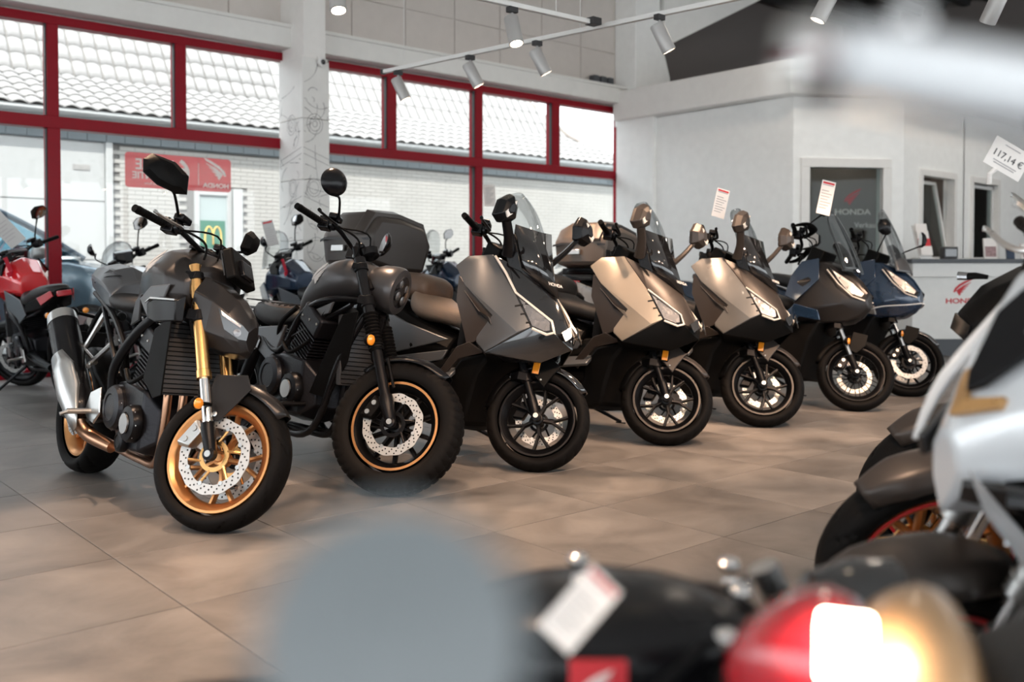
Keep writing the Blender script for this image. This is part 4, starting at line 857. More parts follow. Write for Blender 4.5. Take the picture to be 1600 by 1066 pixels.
# ------------------------------------------------------------------ maxi scooter
def scooter(loc, yaw, lean, label, col, cowl, seatm, case=False, dark=False, strip_long=False, steer=35):
    bk = Bike('maxi_scooter', loc, yaw, lean, label, 'scooter', rr=.282, rake=26.5, steer=steer, axle=-.03); r = bk.r; G = bk.G; ax = -.03; c = (ax, 0, .282)
    wheel(bk, 'front_wheel', c, .282, .20, .12, 'metalblk', 5, True, ((.06, .13),), 'scooter', G, stripe='bronze' if not dark else None)
    callip(bk, c, .06, .13, -70, 'metalblk', G)
    forks(bk, .088, .70, .50, .36, .024, .020, 'satin', 'metalblk', 'metalblk')
    fn = fender(bk, c, .305, .145, -62, 50, cowl if not dark else 'gloss', G, drop=.03); fender(bk, c, .298, .135, -88, -30, 'plastic', G, name='fender_flap')
    for s in (-1, 1):
        MB().plate([(-.13, s*.085, .60), (-.01, s*.083, .61), (.045, s*.083, .575), (.0, s*.09, .49), (-.02, s*.094, .44), (-.09, s*.094, .50), (-.12, s*.09, .56)], .012).build('fork_cover', cowl if not dark else 'plastic', fn, bevel=.004, G=G)
        q = MB().box((-.105, s*.100-.006, .50), (-.058, s*.100+.006, .575)).build('reflector_frame', 'plastic', fn, bevel=.002, G=G); MB().box((-.100, s*.103-.007, .506), (-.063, s*.103+.007, .569)).build('reflector', 'amber', fn, bevel=.003, G=G)
        bolts(fn, [(-.045, s*.102, .48)], .006, 'steel', (0, s, 0), G)
    P_ = dict(a=(-.52,.25,1.07), b=(-.46,.22,1.13), c=(-.32,.17,1.145), d=(-.12,.18,.935), e=(.0,.16,.755), f=(-.20,.28,.60), g=(-.27,.28,.65), h=(-.27,.28,.675), i=(-.20,.25,.80), j=(-.41,.27,.955), m=(-.17,.245,.81),
              P=(-.21,.15,1.10), N=(.02,0,.93), Hi=(.075,.07,.80), Hl=(.108,.10,.735), Nb=(.15,0,.71), Hb=(.085,.13,.725), Ch=(.165,0,.655), Ck=(.04,.09,.575), Cr=(-.24,.20,.55), n2=(-.30,.24,.93), cA=(-.05,.21,.72))
    def pp(ks, s): return [V((P_[k][0], s*P_[k][1], P_[k][2])) for k in ks]
    def facets(name, fl, m, s, th=.012, bev=.004, par=None):
        idx = {}; vs = []; fs = []
        for f in fl:
            q = []
            for k in f:
                if k not in idx: idx[k] = len(vs); vs.append(V((P_[k][0], s*P_[k][1], P_[k][2])))
                q.append(idx[k])
            fs.append(q)
        return MB().add(vs, fs).build(name, m, par or r, solid=th, bevel=bev, ang=22)
    for s in (-1, 1):
        sf = facets('side_fairing', [('a','b','c','n2'), ('a','n2','j'), ('n2','c','d'), ('n2','d','m'), ('j','n2','m'), ('j','m','i'), ('m','d','cA'), ('d','e','cA'), ('m','cA','i'), ('i','cA','h'), ('h','cA','f','g'), ('cA','e','f')], col, s)
        MB().plate([(-.42, s*.262, .93), (-.29, s*.262, .80), (-.215, s*.262, .79), (-.19, s*.262, .75), (-.30, s*.268, .83)], .006).build('air_slot', 'black', sf)
        MB().plate([(-.42, s*.25, .96), (-.19, s*.235, .80), (-.27, s*.262, .665), (-.36, s*.255, .63), (-.50, s*.235, .88), (-.50, s*.235, 1.02)], .01).build('inner_fairing', 'bronze' if not dark else 'bronze', r, bevel=.003)
        facets('front_cowl', [('c','P','d'), ('P','N','d'), ('d','N','Hi'), ('N','Nb','Hi'), ('Hi','Nb','Hl')], cowl if not dark else 'gloss', s)
        hl = MB().plate(pp(['d', 'Hi', 'Hl', 'Hb', 'e'], s), .012).build('headlight_housing', 'hole', r)
        hl.location = (-.012, 0, 0)
        lp = [V((P_[q_][0], s*P_[q_][1], P_[q_][2])) for q_ in ('d', 'Hi', 'Hl', 'Hb', 'e')]; cc = sum(lp, V())/5
        MB().plate([cc+(p-cc)*.78+V((.014, s*.006, 0)) for p in lp], .004).build('reflector', 'lampglass', hl)
        k = MB()
        for t in (.30, .5, .7):
            q = lp[0].lerp(lp[3], t); k.tube([q+V((-.02-.02*t, s*(.03+.0*t), -.012)), q+V((.03, -s*.035*t*1.6, .008))], .006, 6)
        k.build('lamp_divider', 'hole', hl)
        MB().plate([V((x+.004, y*s*1.01, z)) for x, y, z in (P_['d'], P_['Hi'], P_['Hl'], P_['Hb'], P_['e'])], .003).build('headlight_lens', GL['lens'], r)
        A_, B_, C_ = V(P_['d']), V((.07,.083,.797)), V((.112,.104,.737))
        pts = ([V((-.30,.178,1.135)), V((-.20,.185,1.04))] if strip_long else [])+[A_, A_.lerp(B_, .5)+V((.0, .006, .002)), B_, C_, V((.088,.135,.722)), V((.01,.165,.748))]
        MB().tube([V((p.x+.008, p.y*s+s*.002, p.z)) for p in pts], .0075 if not strip_long else .0085, 6, flat=.8).build('light_strip', 'drl', r)
        MB().plate([(.165, s*.025, .78), (.178, s*.03, .72), (.172, s*.07, .69), (.14, s*.075, .74)], .01).build('nose_vent', 'gloss', r, bevel=.003)
        facets('chin_fairing', [('e','Hl','Ch','Ck'), ('Hl','Nb','Ch'), ('e','Ck','f'), ('f','Ck','Cr'), ('f','Cr','g')], 'gloss' if dark else 'plastic', s, .008)
    hull([[(-.05, 0, .90), (-.05, .12, .88), (-.03, .12, .66), (-.03, 0, .60)], [(-.2, 0, 1.06), (-.2, .13, 1.03), (-.2, .20, .64), (-.2, 0, .58)], [(-.42, 0, 1.10), (-.42, .2, 1.07), (-.42, .23, .60), (-.42, 0, .55)], [(-.5, 0, 1.04), (-.5, .17, 1.0), (-.5, .2, .62), (-.5, 0, .56)]]).build('front_body', 'plastic', r, bevel=.012)
    # windscreen: lower black panel and clear upper
    S = dict(t=(-.20,.155,1.315), u=(-.215,.15,1.10), v=(.03,0,.925), w=(-.045,0,1.09), x=(-.16,0,1.30), y=(-.12,.095,1.13))
    def q(k, s): return V((S[k][0]+.01, s*S[k][1], S[k][2]))
    for s in (-1, 1):
        b = MB(); b.add([q('t', s), q('u', s), q('v', s), q('w', s), q('x', s), q('y', s)], [(0, 1, 5), (1, 2, 5), (2, 3, 5), (3, 4, 5), (4, 0, 5)]); b.build('screen_panel', 'gloss', r, solid=.006, ang=40)
        MB().plate([(-.205, s*.168, 1.30), (-.225, s*.18, 1.16), (-.20, s*.16, 1.08), (-.12, s*.135, 1.05), (-.16, s*.15, 1.18)], .012).build('screen_wing', 'satin', r, bevel=.004)
    if True: text('lettering', 'HONDA', .028, 'paper', frame((.02, -.012, 1.0), (-.10, 1, 0), (-.42, 0, 1)), r, sx=1.3)
    b = MB(); screen_surf(b, -.14, 1.22, -.31, 1.53, .165, .14, .07); b.build('windscreen', GL['screen'], r, solid=.003, ang=60)
    for s in (-1, 1):
        o = MB(); cxx, cyy, czz = -.10, s*.34, 1.365
        ol = [(-.065, -.06), (-.075, .02), (-.03, .085), (.045, .04), (.075, -.05), (.03, -.085)]
        def rg(x, k): return [V((cxx+x, cyy+s*u*k, czz+v*k)) for u, v in ol]
        o.ring([rg(.05, .35), rg(.03, .8), rg(-.01, 1), rg(-.035, .95)]); o = o.build('mirror', cowl if not dark else 'satin', r, bevel=.004, ang=20)
        MB().plate([V((cxx-.037, cyy+s*u*.85, czz+v*.85)) for u, v in ol], .003).build('mirror_glass', 'mirror', o)
        MB().plate([V((cxx+.042, cyy+s*u, czz+v)) for u, v in ((-.035, .045), (-.005, .03), (.045, -.03), (.03, -.058), (-.01, -.03))], .01).build('turn_signal', 'drl', o, bevel=.002)
        MB().tube([(-.20, s*.18, 1.14), (-.15, s*.24, 1.22), (-.12, s*.31, 1.31)], [.036, .028, .026], 8, smooth=3, flat=.6).build('stem', cowl if not dark else 'satin', o)
    grip_set(bk, 1.255, .02, .37, .02, .06, levmat='metalblk')
    MB().box((-.46, -.11, 1.10), (-.34, .11, 1.22), M.Rotation(R(25), 3, 'Y')).build('instrument_panel', 'plastic', r, bevel=.012)
    MB().tube([bk.A(1.22), bk.A(1.0)], .03, 12).build('steering_column', 'plastic', r, G=G)
    # lower body
    b = MB(); ol = [(-.20,.61), (-.43,.56), (-.52,.45), (-.52,.36), (-.60,.17), (-.43,.17), (-.36,.20), (-.335,.34), (-.30,.48)]
    b.prism(ol, -.225, .225).build('leg_shield', 'plastic', r, bevel=.02)
    for s in (-1, 1):
        MB().plate([(-.24, s*.235, .60), (-.43, s*.238, .555), (-.53, s*.238, .45), (-.55, s*.238, .41), (-.60, s*.236, .44), (-.44, s*.25, .62), (-.34, s*.26, .65)], .014).build('leg_shield_trim', 'bronze' if col != 'hornet' else 'hornet2', r, bevel=.003)
    hull([[(-.45, 0, .66), (-.45, .10, .64), (-.45, .22, .36), (-.45, .16, .17), (-.45, 0, .16)], [(-.70, 0, .62), (-.70, .12, .60), (-.70, .24, .34), (-.70, .17, .17), (-.70, 0, .16)], [(-.98, 0, .64), (-.98, .17, .60), (-.98, .23, .40), (-.98, .15, .22), (-.98, 0, .2)]]).build('floor_tunnel', 'plastic', r, bevel=.015)
    for s in (-1, 1): MB().plate([(-.46, s*.20, .50), (-.46, s*.27, .44), (-.92, s*.28, .38), (-1.0, s*.22, .44)], .02).build('footboard', 'hornet2', r, bevel=.005)
    bd = hull([[(-.62, 0, .70), (-.62, .08, .69), (-.62, .15, .60), (-.62, .12, .50), (-.62, 0, .48)], [(-.85, 0, .76), (-.85, .14, .75), (-.85, .23, .62), (-.85, .20, .48), (-.85, 0, .45)], [(-1.2, 0, .90), (-1.2, .15, .88), (-1.2, .24, .72), (-1.2, .20, .56), (-1.2, 0, .52)],
               [(-1.55, 0, 1.0), (-1.55, .14, .98), (-1.55, .19, .86), (-1.55, .13, .74), (-1.55, 0, .70)], [(-1.80, 0, 1.0), (-1.80, .08, .985), (-1.80, .11, .93), (-1.80, .08, .87), (-1.80, 0, .85)]]).build('rear_body', 'plastic', r, bevel=.012)
    for s in (-1, 1):
        MB().plate([(-.60, s*.165, .66), (-.90, s*.235, .74), (-1.30, s*.235, .88), (-1.60, s*.175, .965), (-1.55, s*.17, .84), (-1.25, s*.235, .70), (-.95, s*.24, .56)], .014).build('side_panel', col, r, bevel=.005)
        MB().plate([(-.58, s*.18, .60), (-.92, s*.25, .54), (-1.22, s*.245, .66), (-1.2, s*.24, .62), (-.9, s*.25, .48), (-.60, s*.20, .54)], .014).build('side_panel', 'hornet2', r, bevel=.004)
        MB().plate([(-1.56, s*.17, .97), (-1.78, s*.11, .985), (-1.80, s*.105, .93), (-1.66, s*.14, .89)], .012).build('tail_light', 'redlens', r, bevel=.003)
    st = MB().loft([(-.44, .72, .05, .08, 2.6), (-.50, .765, .055, .12, 2.8), (-.66, .80, .06, .165, 2.8), (-.82, .82, .065, .18, 2.8), (-.92, .85, .09, .185, 2.8), (-.98, .90, .09, .18, 2.8)], 22).build('seat', seatm, r, sub=1)
    MB().loft([(-.88, .95, .06, .11, 2.6), (-.93, .965, .085, .16, 2.8), (-1.1, .985, .085, .175, 2.8), (-1.3, 1.0, .07, .165, 2.8), (-1.5, 1.02, .045, .12, 2.6), (-1.56, 1.02, .02, .07, 2.4)], 22).build('passenger_seat', 'seatbrown' if seatm == 'seat' else seatm, r, sub=1)
    for s in (-1, 1): MB().tube([(-1.25, s*.17, .98), (-1.40, s*.20, 1.03), (-1.70, s*.14, 1.05), (-1.78, s*.05, 1.05)], .014, 8, smooth=4).build('grab_rail', 'metalblk', r)
    wheel(bk, 'rear_wheel', (-1.53, 0, .27), .27, .18, .14, 'metalblk', 5, True, ((-.06, .11),), 'scooter', hero=False)
    fender(bk, (-1.53, 0, .27), .30, .17, -80, 30, 'plastic', name='rear_fender')
    MB().loft([(-.90, .34, .09, .10, 3, .08), (-1.2, .33, .10, .10, 3, .13), (-1.5, .30, .09, .05, 3, .15), (-1.62, .28, .05, .04, 3, .15)], 16).build('drive_case', 'engine', r)
    muffler(bk, (-1.15, -.19, .28), (-1.72, -.22, .42), .065, 'satin', 'metalblk', 'metalblk')
    for z in (.68,): MB().box((-1.86, -.09, .60), (-1.85, .09, .72)).tube([(-1.72, 0, .85), (-1.84, 0, .70)], .02, 8).build('plate_bracket', 'plastic', r, bevel=.003)
    side_stand(bk, (-.80, .18, .2))
    if case:
        cs_ = hull([[(-1.30, 0, 1.40), (-1.30, .19, 1.38), (-1.28, .245, 1.28), (-1.30, .22, 1.10), (-1.30, 0, 1.08)], [(-1.40, 0, 1.455), (-1.40, .21, 1.43), (-1.40, .29, 1.28), (-1.40, .25, 1.09), (-1.40, 0, 1.07)],
                    [(-1.68, 0, 1.46), (-1.68, .20, 1.435), (-1.68, .295, 1.28), (-1.68, .25, 1.09), (-1.68, 0, 1.07)], [(-1.84, 0, 1.41), (-1.84, .15, 1.39), (-1.82, .23, 1.27), (-1.80, .20, 1.10), (-1.80, 0, 1.08)]]).build('top_case', 'bronze' if case == 1 else 'case_tan', r, bevel=.022, ang=25)
        for x0_, x1_, nm in ((-1.415, -1.335, cowl),): hull([[(x1_, 0, 1.443), (x1_, .205, 1.42), (x1_, .283, 1.285), (x1_, .283, 1.27)], [(x0_, 0, 1.468), (x0_, .215, 1.44), (x0_, .299, 1.285), (x0_, .299, 1.27)]]).build('lid_band', 'bronze', cs_, bevel=.003)
        b = MB(); b.plate([(-1.29, -.26, 1.25), (-1.69, -.307, 1.25), (-1.83, -.235, 1.25), (-1.83, -.235, 1.235), (-1.69, -.305, 1.235), (-1.29, -.255, 1.235)], .004).mirror().build('lid_seam', 'black', cs_)
        MB().box((-1.62, -.302, 1.16), (-1.50, -.285, 1.20)).build('latch', 'steel', cs_, bevel=.003)
        MB().box((-1.80, -.12, 1.03), (-1.35, .12, 1.08)).build('case_rack', 'metalblk', r, bevel=.008)
    return bk

# ------------------------------------------------------------------ crossover scooters (6 and 7)
def crossover(loc, yaw, lean, label, tall=False, steer=34):
    bk = Bike('crossover_scooter' if not tall else 'motorcycle', loc, yaw, lean, label, 'scooter' if not tall else 'motorcycle', rr=.283, rake=26.5, steer=steer, axle=0); r = bk.r; G = bk.G; c = (0, 0, .283)
    if tall: wheel(bk, 'front_wheel', c, .29, .215, .12, 'metalblk', 5, True, ((-.07, .145), (.07, .145)), 'scooter', G, hero=False)
    else: wheel(bk, 'front_wheel', c, .283, .205, .12, 'metalblk', 12, False, ((.06, .13),), 'scooter', G, hero=False, wires=1)
    callip(bk, c, -.07, .145, -66, 'metalblk', G)
    forks(bk, .095, .84, .60, .38, .026, .019, 'gold', 'chrome', 'metalblk')
    fn = fender(bk, c, .306, .14, -20 if tall else -80, 48 if tall else 10, 'hornet2' if tall else 'plastic', G, drop=.03)
    for s in (-1, 1):
        MB().plate([(-.06, s*.085, .60), (.05, s*.08, .59), (.04, s*.085, .50), (-.02, s*.09, .43), (-.08, s*.09, .45)], .01)  .build('fender_stay', 'plastic', fn, bevel=.003, G=G)
        signal(bk, V((-.10, s*.14, .50)), G, stem=(-.09, s*.10, .50), ax=(1, s*.4, 0), r=.028)
    dz = 0
    k = hull([[(-.42, 0, 1.13), (-.42, .15, 1.12), (-.44, .25, .95), (-.42, .24, .72), (-.40, .18, .64), (-.40, 0, .62)],
              [(-.26, 0, 1.15), (-.26, .125, 1.13), (-.26, .21, .98), (-.22, .22, .76), (-.22, .15, .65), (-.22, 0, .63)],
              [(-.12, 0, 1.10), (-.12, .09, 1.07), (-.12, .155, .96), (-.08, .15, .80), (-.06, .09, .67), (-.06, 0, .65)],
              [(.0, 0, 1.0), (.0, .05, .98), (.0, .095, .91), (.02, .095, .82), (.03, .05, .72), (.03, 0, .70)],
              [(.075, 0, .90), (.075, .025, .89), (.075, .045, .86), (.08, .045, .82), (.085, .02, .78), (.085, 0, .77)]]).build('front_fairing', 'blue' if tall else 'hornet', r, bevel=.012, ang=25)
    for s in (-1, 1):
        lp = [(-.20, s*.165, 1.085), (-.02, s*.085, .965), (.075, s*.052, .875), (.06, s*.07, .845), (-.02, s*.125, .87), (-.11, s*.168, .97)]
        MB().plate(lp, .012).build('headlight_housing', 'hole', k)
        lv = [V(p) for p in lp]; cc = sum(lv, V())/6
        MB().plate([cc+(p-cc)*.82+V((.003, s*.004, 0)) for p in lv], .008).build('reflector', 'lampglass', k)
        q = MB()
        for t in (.35, .6, .8): a_ = lv[0].lerp(lv[2], t); b_ = lv[0].lerp(lv[3], t); q.tube([a_+V((0, 0, .01)), b_+V((-.01, s*.03, -.03))], .006, 6)
        q.build('lamp_divider', 'hole', k)
        MB().plate([V((x+.004, y*1.02, z)) for x, y, z in lp], .003).build('headlight_lens', GL['lens'], k)
        MB().tube([(-.20, s*.175, 1.06), (-.10, s*.178, .95), (.0, s*.135, .86), (.07, s*.07, .835)], .006, 6).build('light_strip', 'drl', k)
        MB().plate([(-.46, s*.245, 1.0), (-.40, s*.20, 1.12), (-.28, s*.16, 1.15), (-.24, s*.21, .98), (-.40, s*.255, .80), (-.50, s*.25, .84)], .016).build('side_fairing', 'blue', r, bevel=.004)
        MB().plate([(-.22, s*.235, .74), (-.40, s*.265, .78), (-.56, s*.26, .62), (-.46, s*.25, .58), (-.36, s*.255, .68), (-.20, s*.225, .66)], .02).build('crash_panel', 'blue' if not tall else 'silver', r, bevel=.005)
        if tall: MB().tube([(.09, s*.02, .79), (.02, s*.12, .765), (-.16, s*.215, .735), (-.26, s*.24, .70)], .011, 6, smooth=4, flat=.6).build('chin_strip', 'white2', r)
    b = MB()
    if tall: screen_surf(b, -.06, 1.08, -.32, 1.62, .17, .14, .06)
    else: screen_surf(b, .0, 1.06, -.27, 1.55, .15, .13, .08)
    sc_ = b.build('windscreen', GL['screen'], r, solid=.003, ang=60)
    b = MB(); screen_surf(b, -.03, 1.05, -.20, 1.30, .15, .11, .06, rnd=.3); b.build('smoked_deflector', GL['smoke'] if not tall else 'hornet2', r, solid=.004, ang=60)
    MB().box((-.40, -.11, 1.12), (-.28, .11, 1.24), M.Rotation(R(20), 3, 'Y')).build('instrument_panel', 'plastic', r, bevel=.012)
    grip_set(bk, 1.30, -.0, .38, .03, .06, levmat='metalblk', guard=not tall)
    for s in (-1, 1):
        if tall: mirror(bk, (-.26, s*.16, 1.20), (-.12, s*.36, 1.40), .12, .14, mat_='satin')
        else: mirror(bk, (bk.A(1.30).x, s*.22, 1.32), (-.42, s*.33, 1.50), .13, .13, G, mat_='satin')
    b = MB(); b.prism([(-.22,.66), (-.42,.64), (-.56,.50), (-.60,.20), (-.36,.19), (-.335,.34), (-.30,.50)], -.20, .20).build('leg_shield', 'plastic', r, bevel=.02)
    hull([[(-.45, 0, .66), (-.45, .12, .64), (-.45, .21, .36), (-.45, .16, .19), (-.45, 0, .18)], [(-.98, 0, .70), (-.98, .17, .66), (-.98, .22, .42), (-.98, .15, .24), (-.98, 0, .22)]]).build('floor_tunnel', 'plastic', r, bevel=.015)
    bd = hull([[(-.62, 0, .74), (-.62, .10, .73), (-.62, .16, .62), (-.62, 0, .5)], [(-1.0, 0, .84), (-1.0, .16, .82), (-1.0, .22, .64), (-1.0, 0, .5)], [(-1.5, 0, .98), (-1.5, .13, .96), (-1.5, .18, .84), (-1.5, 0, .70)], [(-1.82, 0, 1.0), (-1.82, .07, .99), (-1.82, .10, .92), (-1.82, 0, .85)]]).build('rear_body', 'blue', r, bevel=.012)
    for s in (-1, 1): MB().plate([(-1.6, s*.16, .98), (-1.8, s*.10, .99), (-1.82, s*.10, .93), (-1.68, s*.13, .90)], .012).build('tail_light', 'redlens', bd, bevel=.003)
    MB().loft([(-.48, .76, .05, .10, 2.6), (-.60, .81, .055, .15, 2.8), (-.9, .86, .06, .17, 2.8), (-1.0, .93, .08, .165, 2.8), (-1.3, .99, .06, .155, 2.8), (-1.55, 1.02, .03, .09, 2.6)], 20).build('seat', 'seatblk', r, sub=1)
    wheel(bk, 'rear_wheel', (-1.52, 0, .28), .28, .19, .14, 'metalblk', 5, True, ((-.06, .11),), 'scooter', hero=False)
    muffler(bk, (-1.15, -.19, .30), (-1.70, -.22, .50), .062, 'satin', 'metalblk', 'metalblk'); side_stand(bk, (-.80, .18, .2))
    return bk

# ------------------------------------------------------------------ back row: upright road bikes facing the window
def roadster(loc, yaw, lean, label, col, scr=True, beak=False, mir=1.42, bars=1.17, seat=.84, tag_=True, hi=0, wings=True, steer=36, hw=.38):
    bk = Bike('motorcycle', loc, yaw, lean, label, rr=.31, rake=25, steer=steer); r = bk.r; G = bk.G; c = (0, 0, .31)
    wheel(bk, 'front_wheel', c, .31, .228, .12, 'metalblk', 6, False, ((-.07, .15), (.07, .15)), hero=False, G=G)
    callip(bk, c, .07, .15, -66, 'metalblk', G); forks(bk, .105, bars-.12, .60, .40, .027, .021, 'metalblk', 'chrome', 'metalblk')
    fender(bk, c, .335, .15, -40, 44, 'plastic', G)
    z = hi
    tk = hull([[(-.24, 0, 1.02+z), (-.24, .07, 1.0+z), (-.20, .13, .92+z), (-.16, .15, .80+z), (-.22, .10, .72+z), (-.22, 0, .70+z)],
               [(-.38, 0, 1.12+z), (-.38, .11, 1.09+z), (-.36, .20, 1.0+z), (-.34, .22, .84+z), (-.38, .14, .76+z), (-.38, 0, .74+z)],
               [(-.58, 0, 1.13+z), (-.58, .12, 1.09+z), (-.58, .185, .99+z), (-.58, .17, .86+z), (-.58, .12, .80+z), (-.58, 0, .78+z)],
               [(-.80, 0, 1.0+z), (-.80, .08, .98+z), (-.80, .11, .92+z), (-.80, .11, .84+z), (-.80, .08, .80+z), (-.80, 0, .79+z)]]).build('fuel_tank', col, r, bevel=.014, ang=26)
    for s in (-1, 1):
        MB().plate([(-.30, s*.125, 1.09+z), (-.52, s*.135, 1.105+z), (-.60, s*.19, .99+z), (-.46, s*.197, 1.0+z)], .01).build('tank_pad', 'plastic', tk, bevel=.003)
        MB().plate([(-.14, s*.17, .86+z), (-.36, s*.23, .92+z), (-.42, s*.22, .74+z), (-.30, s*.19, .60+z), (-.18, s*.17, .66+z)], .014).build('side_fairing', col if wings else 'plastic', r, bevel=.004)
        MB().plate([(-.55, s*.175, .86+z), (-.84, s*.13, .84), (-1.0, s*.14, .72), (-.80, s*.17, .62), (-.62, s*.18, .70)], .012).build('side_cover', 'hornet2', r, bevel=.004)
    MB().box((-.50, -.03, 1.135+z), (-.44, .03, 1.138+z)).build('tank_badge', 'paper', tk)
    MB().loft([(-.76, seat+.06, .03, .08, 2.5), (-.84, seat, .05, .14, 2.6), (-1.02, seat-.01, .05, .16, 2.7), (-1.16, seat+.05, .065, .15, 2.7), (-1.4, seat+.08, .05, .12, 2.6), (-1.5, seat+.09, .03, .08, 2.4)], 20).build('seat', 'seatblk', r, sub=1)
    tl = hull([[(-1.0, 0, seat+.0), (-1.0, .14, seat-.02), (-1.0, .15, seat-.10), (-1.0, 0, seat-.14)], [(-1.35, 0, seat+.05), (-1.35, .13, seat+.03), (-1.35, .12, seat-.06), (-1.35, 0, seat-.09)], [(-1.62, 0, seat+.10), (-1.62, .07, seat+.09), (-1.62, .06, seat+.04), (-1.62, 0, seat+.02)]]).build('tail_cowl', 'plastic', r, bevel=.01)
    for s in (-1, 1): MB().plate([(-1.36, s*.135, seat+.03), (-1.58, s*.085, seat+.085), (-1.6, s*.075, seat+.04), (-1.42, s*.125, seat-.03)], .01).build('tail_trim', 'redlens' if col == 'redp' else col, tl, bevel=.003)
    MB().box((-1.64, -.055, seat+.035), (-1.615, .055, seat+.08)).build('tail_light', 'redlens', tl, bevel=.006)
    MB().tube([(-1.45, 0, seat-.02), (-1.62, 0, seat-.14), (-1.70, 0, seat-.24)], .022, 8, smooth=3).box((-1.725, -.10, seat-.38), (-1.71, .10, seat-.20)).build('plate_bracket', 'plastic', r, bevel=.004)
    for s in (-1, 1): signal(bk, V((-1.62, s*.14, seat-.10)), ax=(-1, 0, 0), stem=(-1.6, 0, seat-.10))
    for s in (-1, 1):
        MB().tube([(-.33, s*.08, .95), (-.60, s*.17, .76), (-.84, s*.16, .62), (-.90, s*.13, .34)], .024, 10, smooth=5).tube([(-.80, s*.14, .68), (-1.1, s*.11, seat-.12), (-1.45, s*.07, seat-.02)], .013, 8).build('frame_spar', 'metalblk', r)
        MB().tube([(-.88, s*.12, .38), (-1.15, s*.13, .34), (-1.47, s*.13, .315)], [.04, .032, .026], 8).build('swingarm', 'metalblk', r)
        MB().plate([(-.86, s*.19, .46), (-.98, s*.20, .44), (-1.0, s*.2, .34), (-.88, s*.19, .32)], .01).tube([(-.93, s*.20, .37), (-.94, s*.31, .365)], .012, 8).build('foot_peg', 'steel', r)
    engine(bk, -.62, .42, .95); radiator(bk, -.28, .50, .80, .15); headers(bk, -.44, .62, 2, 'metalblk', .22, -1.0, .02, .09)
    muffler(bk, (-1.0, -.21, .34), (-1.48, -.235, .62), .062, 'satin', 'metalblk', 'steel')
    wheel(bk, 'rear_wheel', (-1.47, 0, .315), .315, .22, .16, 'metalblk', 6, False, ((-.08, .12),), hero=False); fender(bk, (-1.47, 0, .315), .34, .17, -30, 60, 'plastic', name='rear_hugger')
    fr = hull([[(-.34, 0, 1.12), (-.34, .12, 1.10), (-.34, .15, .96), (-.34, 0, .90)], [(-.16, 0, 1.06), (-.16, .10, 1.03), (-.16, .13, .92), (-.16, 0, .80)], [(-.02, 0, .98), (-.02, .06, .96), (-.02, .08, .88), (-.02, 0, .82)]]).build('front_cowl', col if not beak else 'plastic', r, bevel=.012)
    MB().plate([(-.0, -.06, .95), (.0, .06, .95), (.0, .07, .89), (.0, -.07, .89)], .012).build('headlight_lens', GL['lens'], fr)
    if beak: hull([[(-.20, 0, 1.10), (-.20, .09, 1.07), (-.20, 0, 1.03)], [(.10, 0, 1.06), (.10, .075, 1.03), (.10, 0, 1.0)], [(.42, 0, .97), (.42, .035, .955), (.42, 0, .94)]]).build('beak', 'blue', fr, bevel=.006); MB().plate([(-.2, -.095, 1.05), (.3, -.055, .985), (.3, -.05, .96), (-.2, -.09, 1.0)], .006).mirror().build('beak_stripe', 'redp', fr)
    if scr:
        b = MB(); screen_surf(b, -.14, 1.10, -.32, 1.10+scr, .15, .13, .05); b.build('windscreen', GL['screen'], r, solid=.003, ang=60)
    MB().box((-.42, -.085, 1.14), (-.37, .085, 1.26), M.Rotation(R(-25), 3, 'Y')).build('instrument_panel', 'screen', r, bevel=.008)
    grip_set(bk, bars, .0, hw, .03, .07, levmat='metalblk', tag_=tag_)
    for s in (-1, 1): mirror(bk, (bk.A(bars).x, s*.23, bars+.02), (bk.A(bars).x-.03, s*.36, mir), .145, .11, G, mat_='satin')
    side_stand(bk, (-.80, .15, .28))
    return bk

naked((1.62, 3.77), -88, 8, 'dark grey naked motorcycle with gold fork and gold wheels, leftmost in the front row')
bobber((2.53, 3.82), -88, 8, 'matte grey bobber motorcycle with fat tyres, round headlight and quilted seat')
scooter((3.40, 3.72), -83, 9, 'dark grey maxi scooter with black screen, tan seat and top case, beside the bobber', 'hornet2', 'bronze', 'seat', case=1, dark=True, strip_long=True)
scooter((4.51, 3.75), -83, 9, 'sand beige maxi scooter with bronze-grey cowl, no top case', 'sand', 'bronze', 'seatblk')
scooter((5.53, 3.75), -83, 9, 'silver grey maxi scooter with top case and a price card on its screen', 'silver', 'bronze', 'seatblk', case=2)
crossover((6.68, 3.73), -86, 8, 'dark blue crossover scooter with spoked wheel, hand guards and copper fork tops')
crossover((7.80, 3.87), -88, 8, 'dark blue sport tourer with tall clear screen, rightmost in the front row', tall=True)

roadster((2.32, 9.5), 90, 7, 'bright red road motorcycle on its side stand at the window, far left', 'redp', scr=.28, bars=1.25, mir=1.50, hi=.06)
roadster((3.20, 9.3), 90, 9, 'pearl white road motorcycle at the window, behind the gold-forked one', 'white2', scr=.25, bars=1.18, mir=1.42, tag_=False)
roadster((4.72, 9.2), 90, 7, 'dark blue road motorcycle with red key ribbon, in front of the printed pillar', 'blue', scr=.38, bars=1.25, mir=1.50, hi=.06)
roadster((5.70, 9.3), 90, 7, 'black road motorcycle at the window, only its mirror showing above the dark top case', 'hornet', scr=.15, bars=1.22, mir=1.52, tag_=False)
roadster((6.75, 9.3), 90, 7, 'black and dark blue adventure motorcycle with red-striped beak at the window', 'blue', scr=.45, beak=True, bars=1.20, mir=1.40, hi=.05, tag_=False)
roadster((8.95, 9.3), 90, 7, 'dark motorcycle at the right end of the window, its two mirrors above the scooters', 'hornet', scr=.2, bars=1.25, mir=1.55, tag_=False)

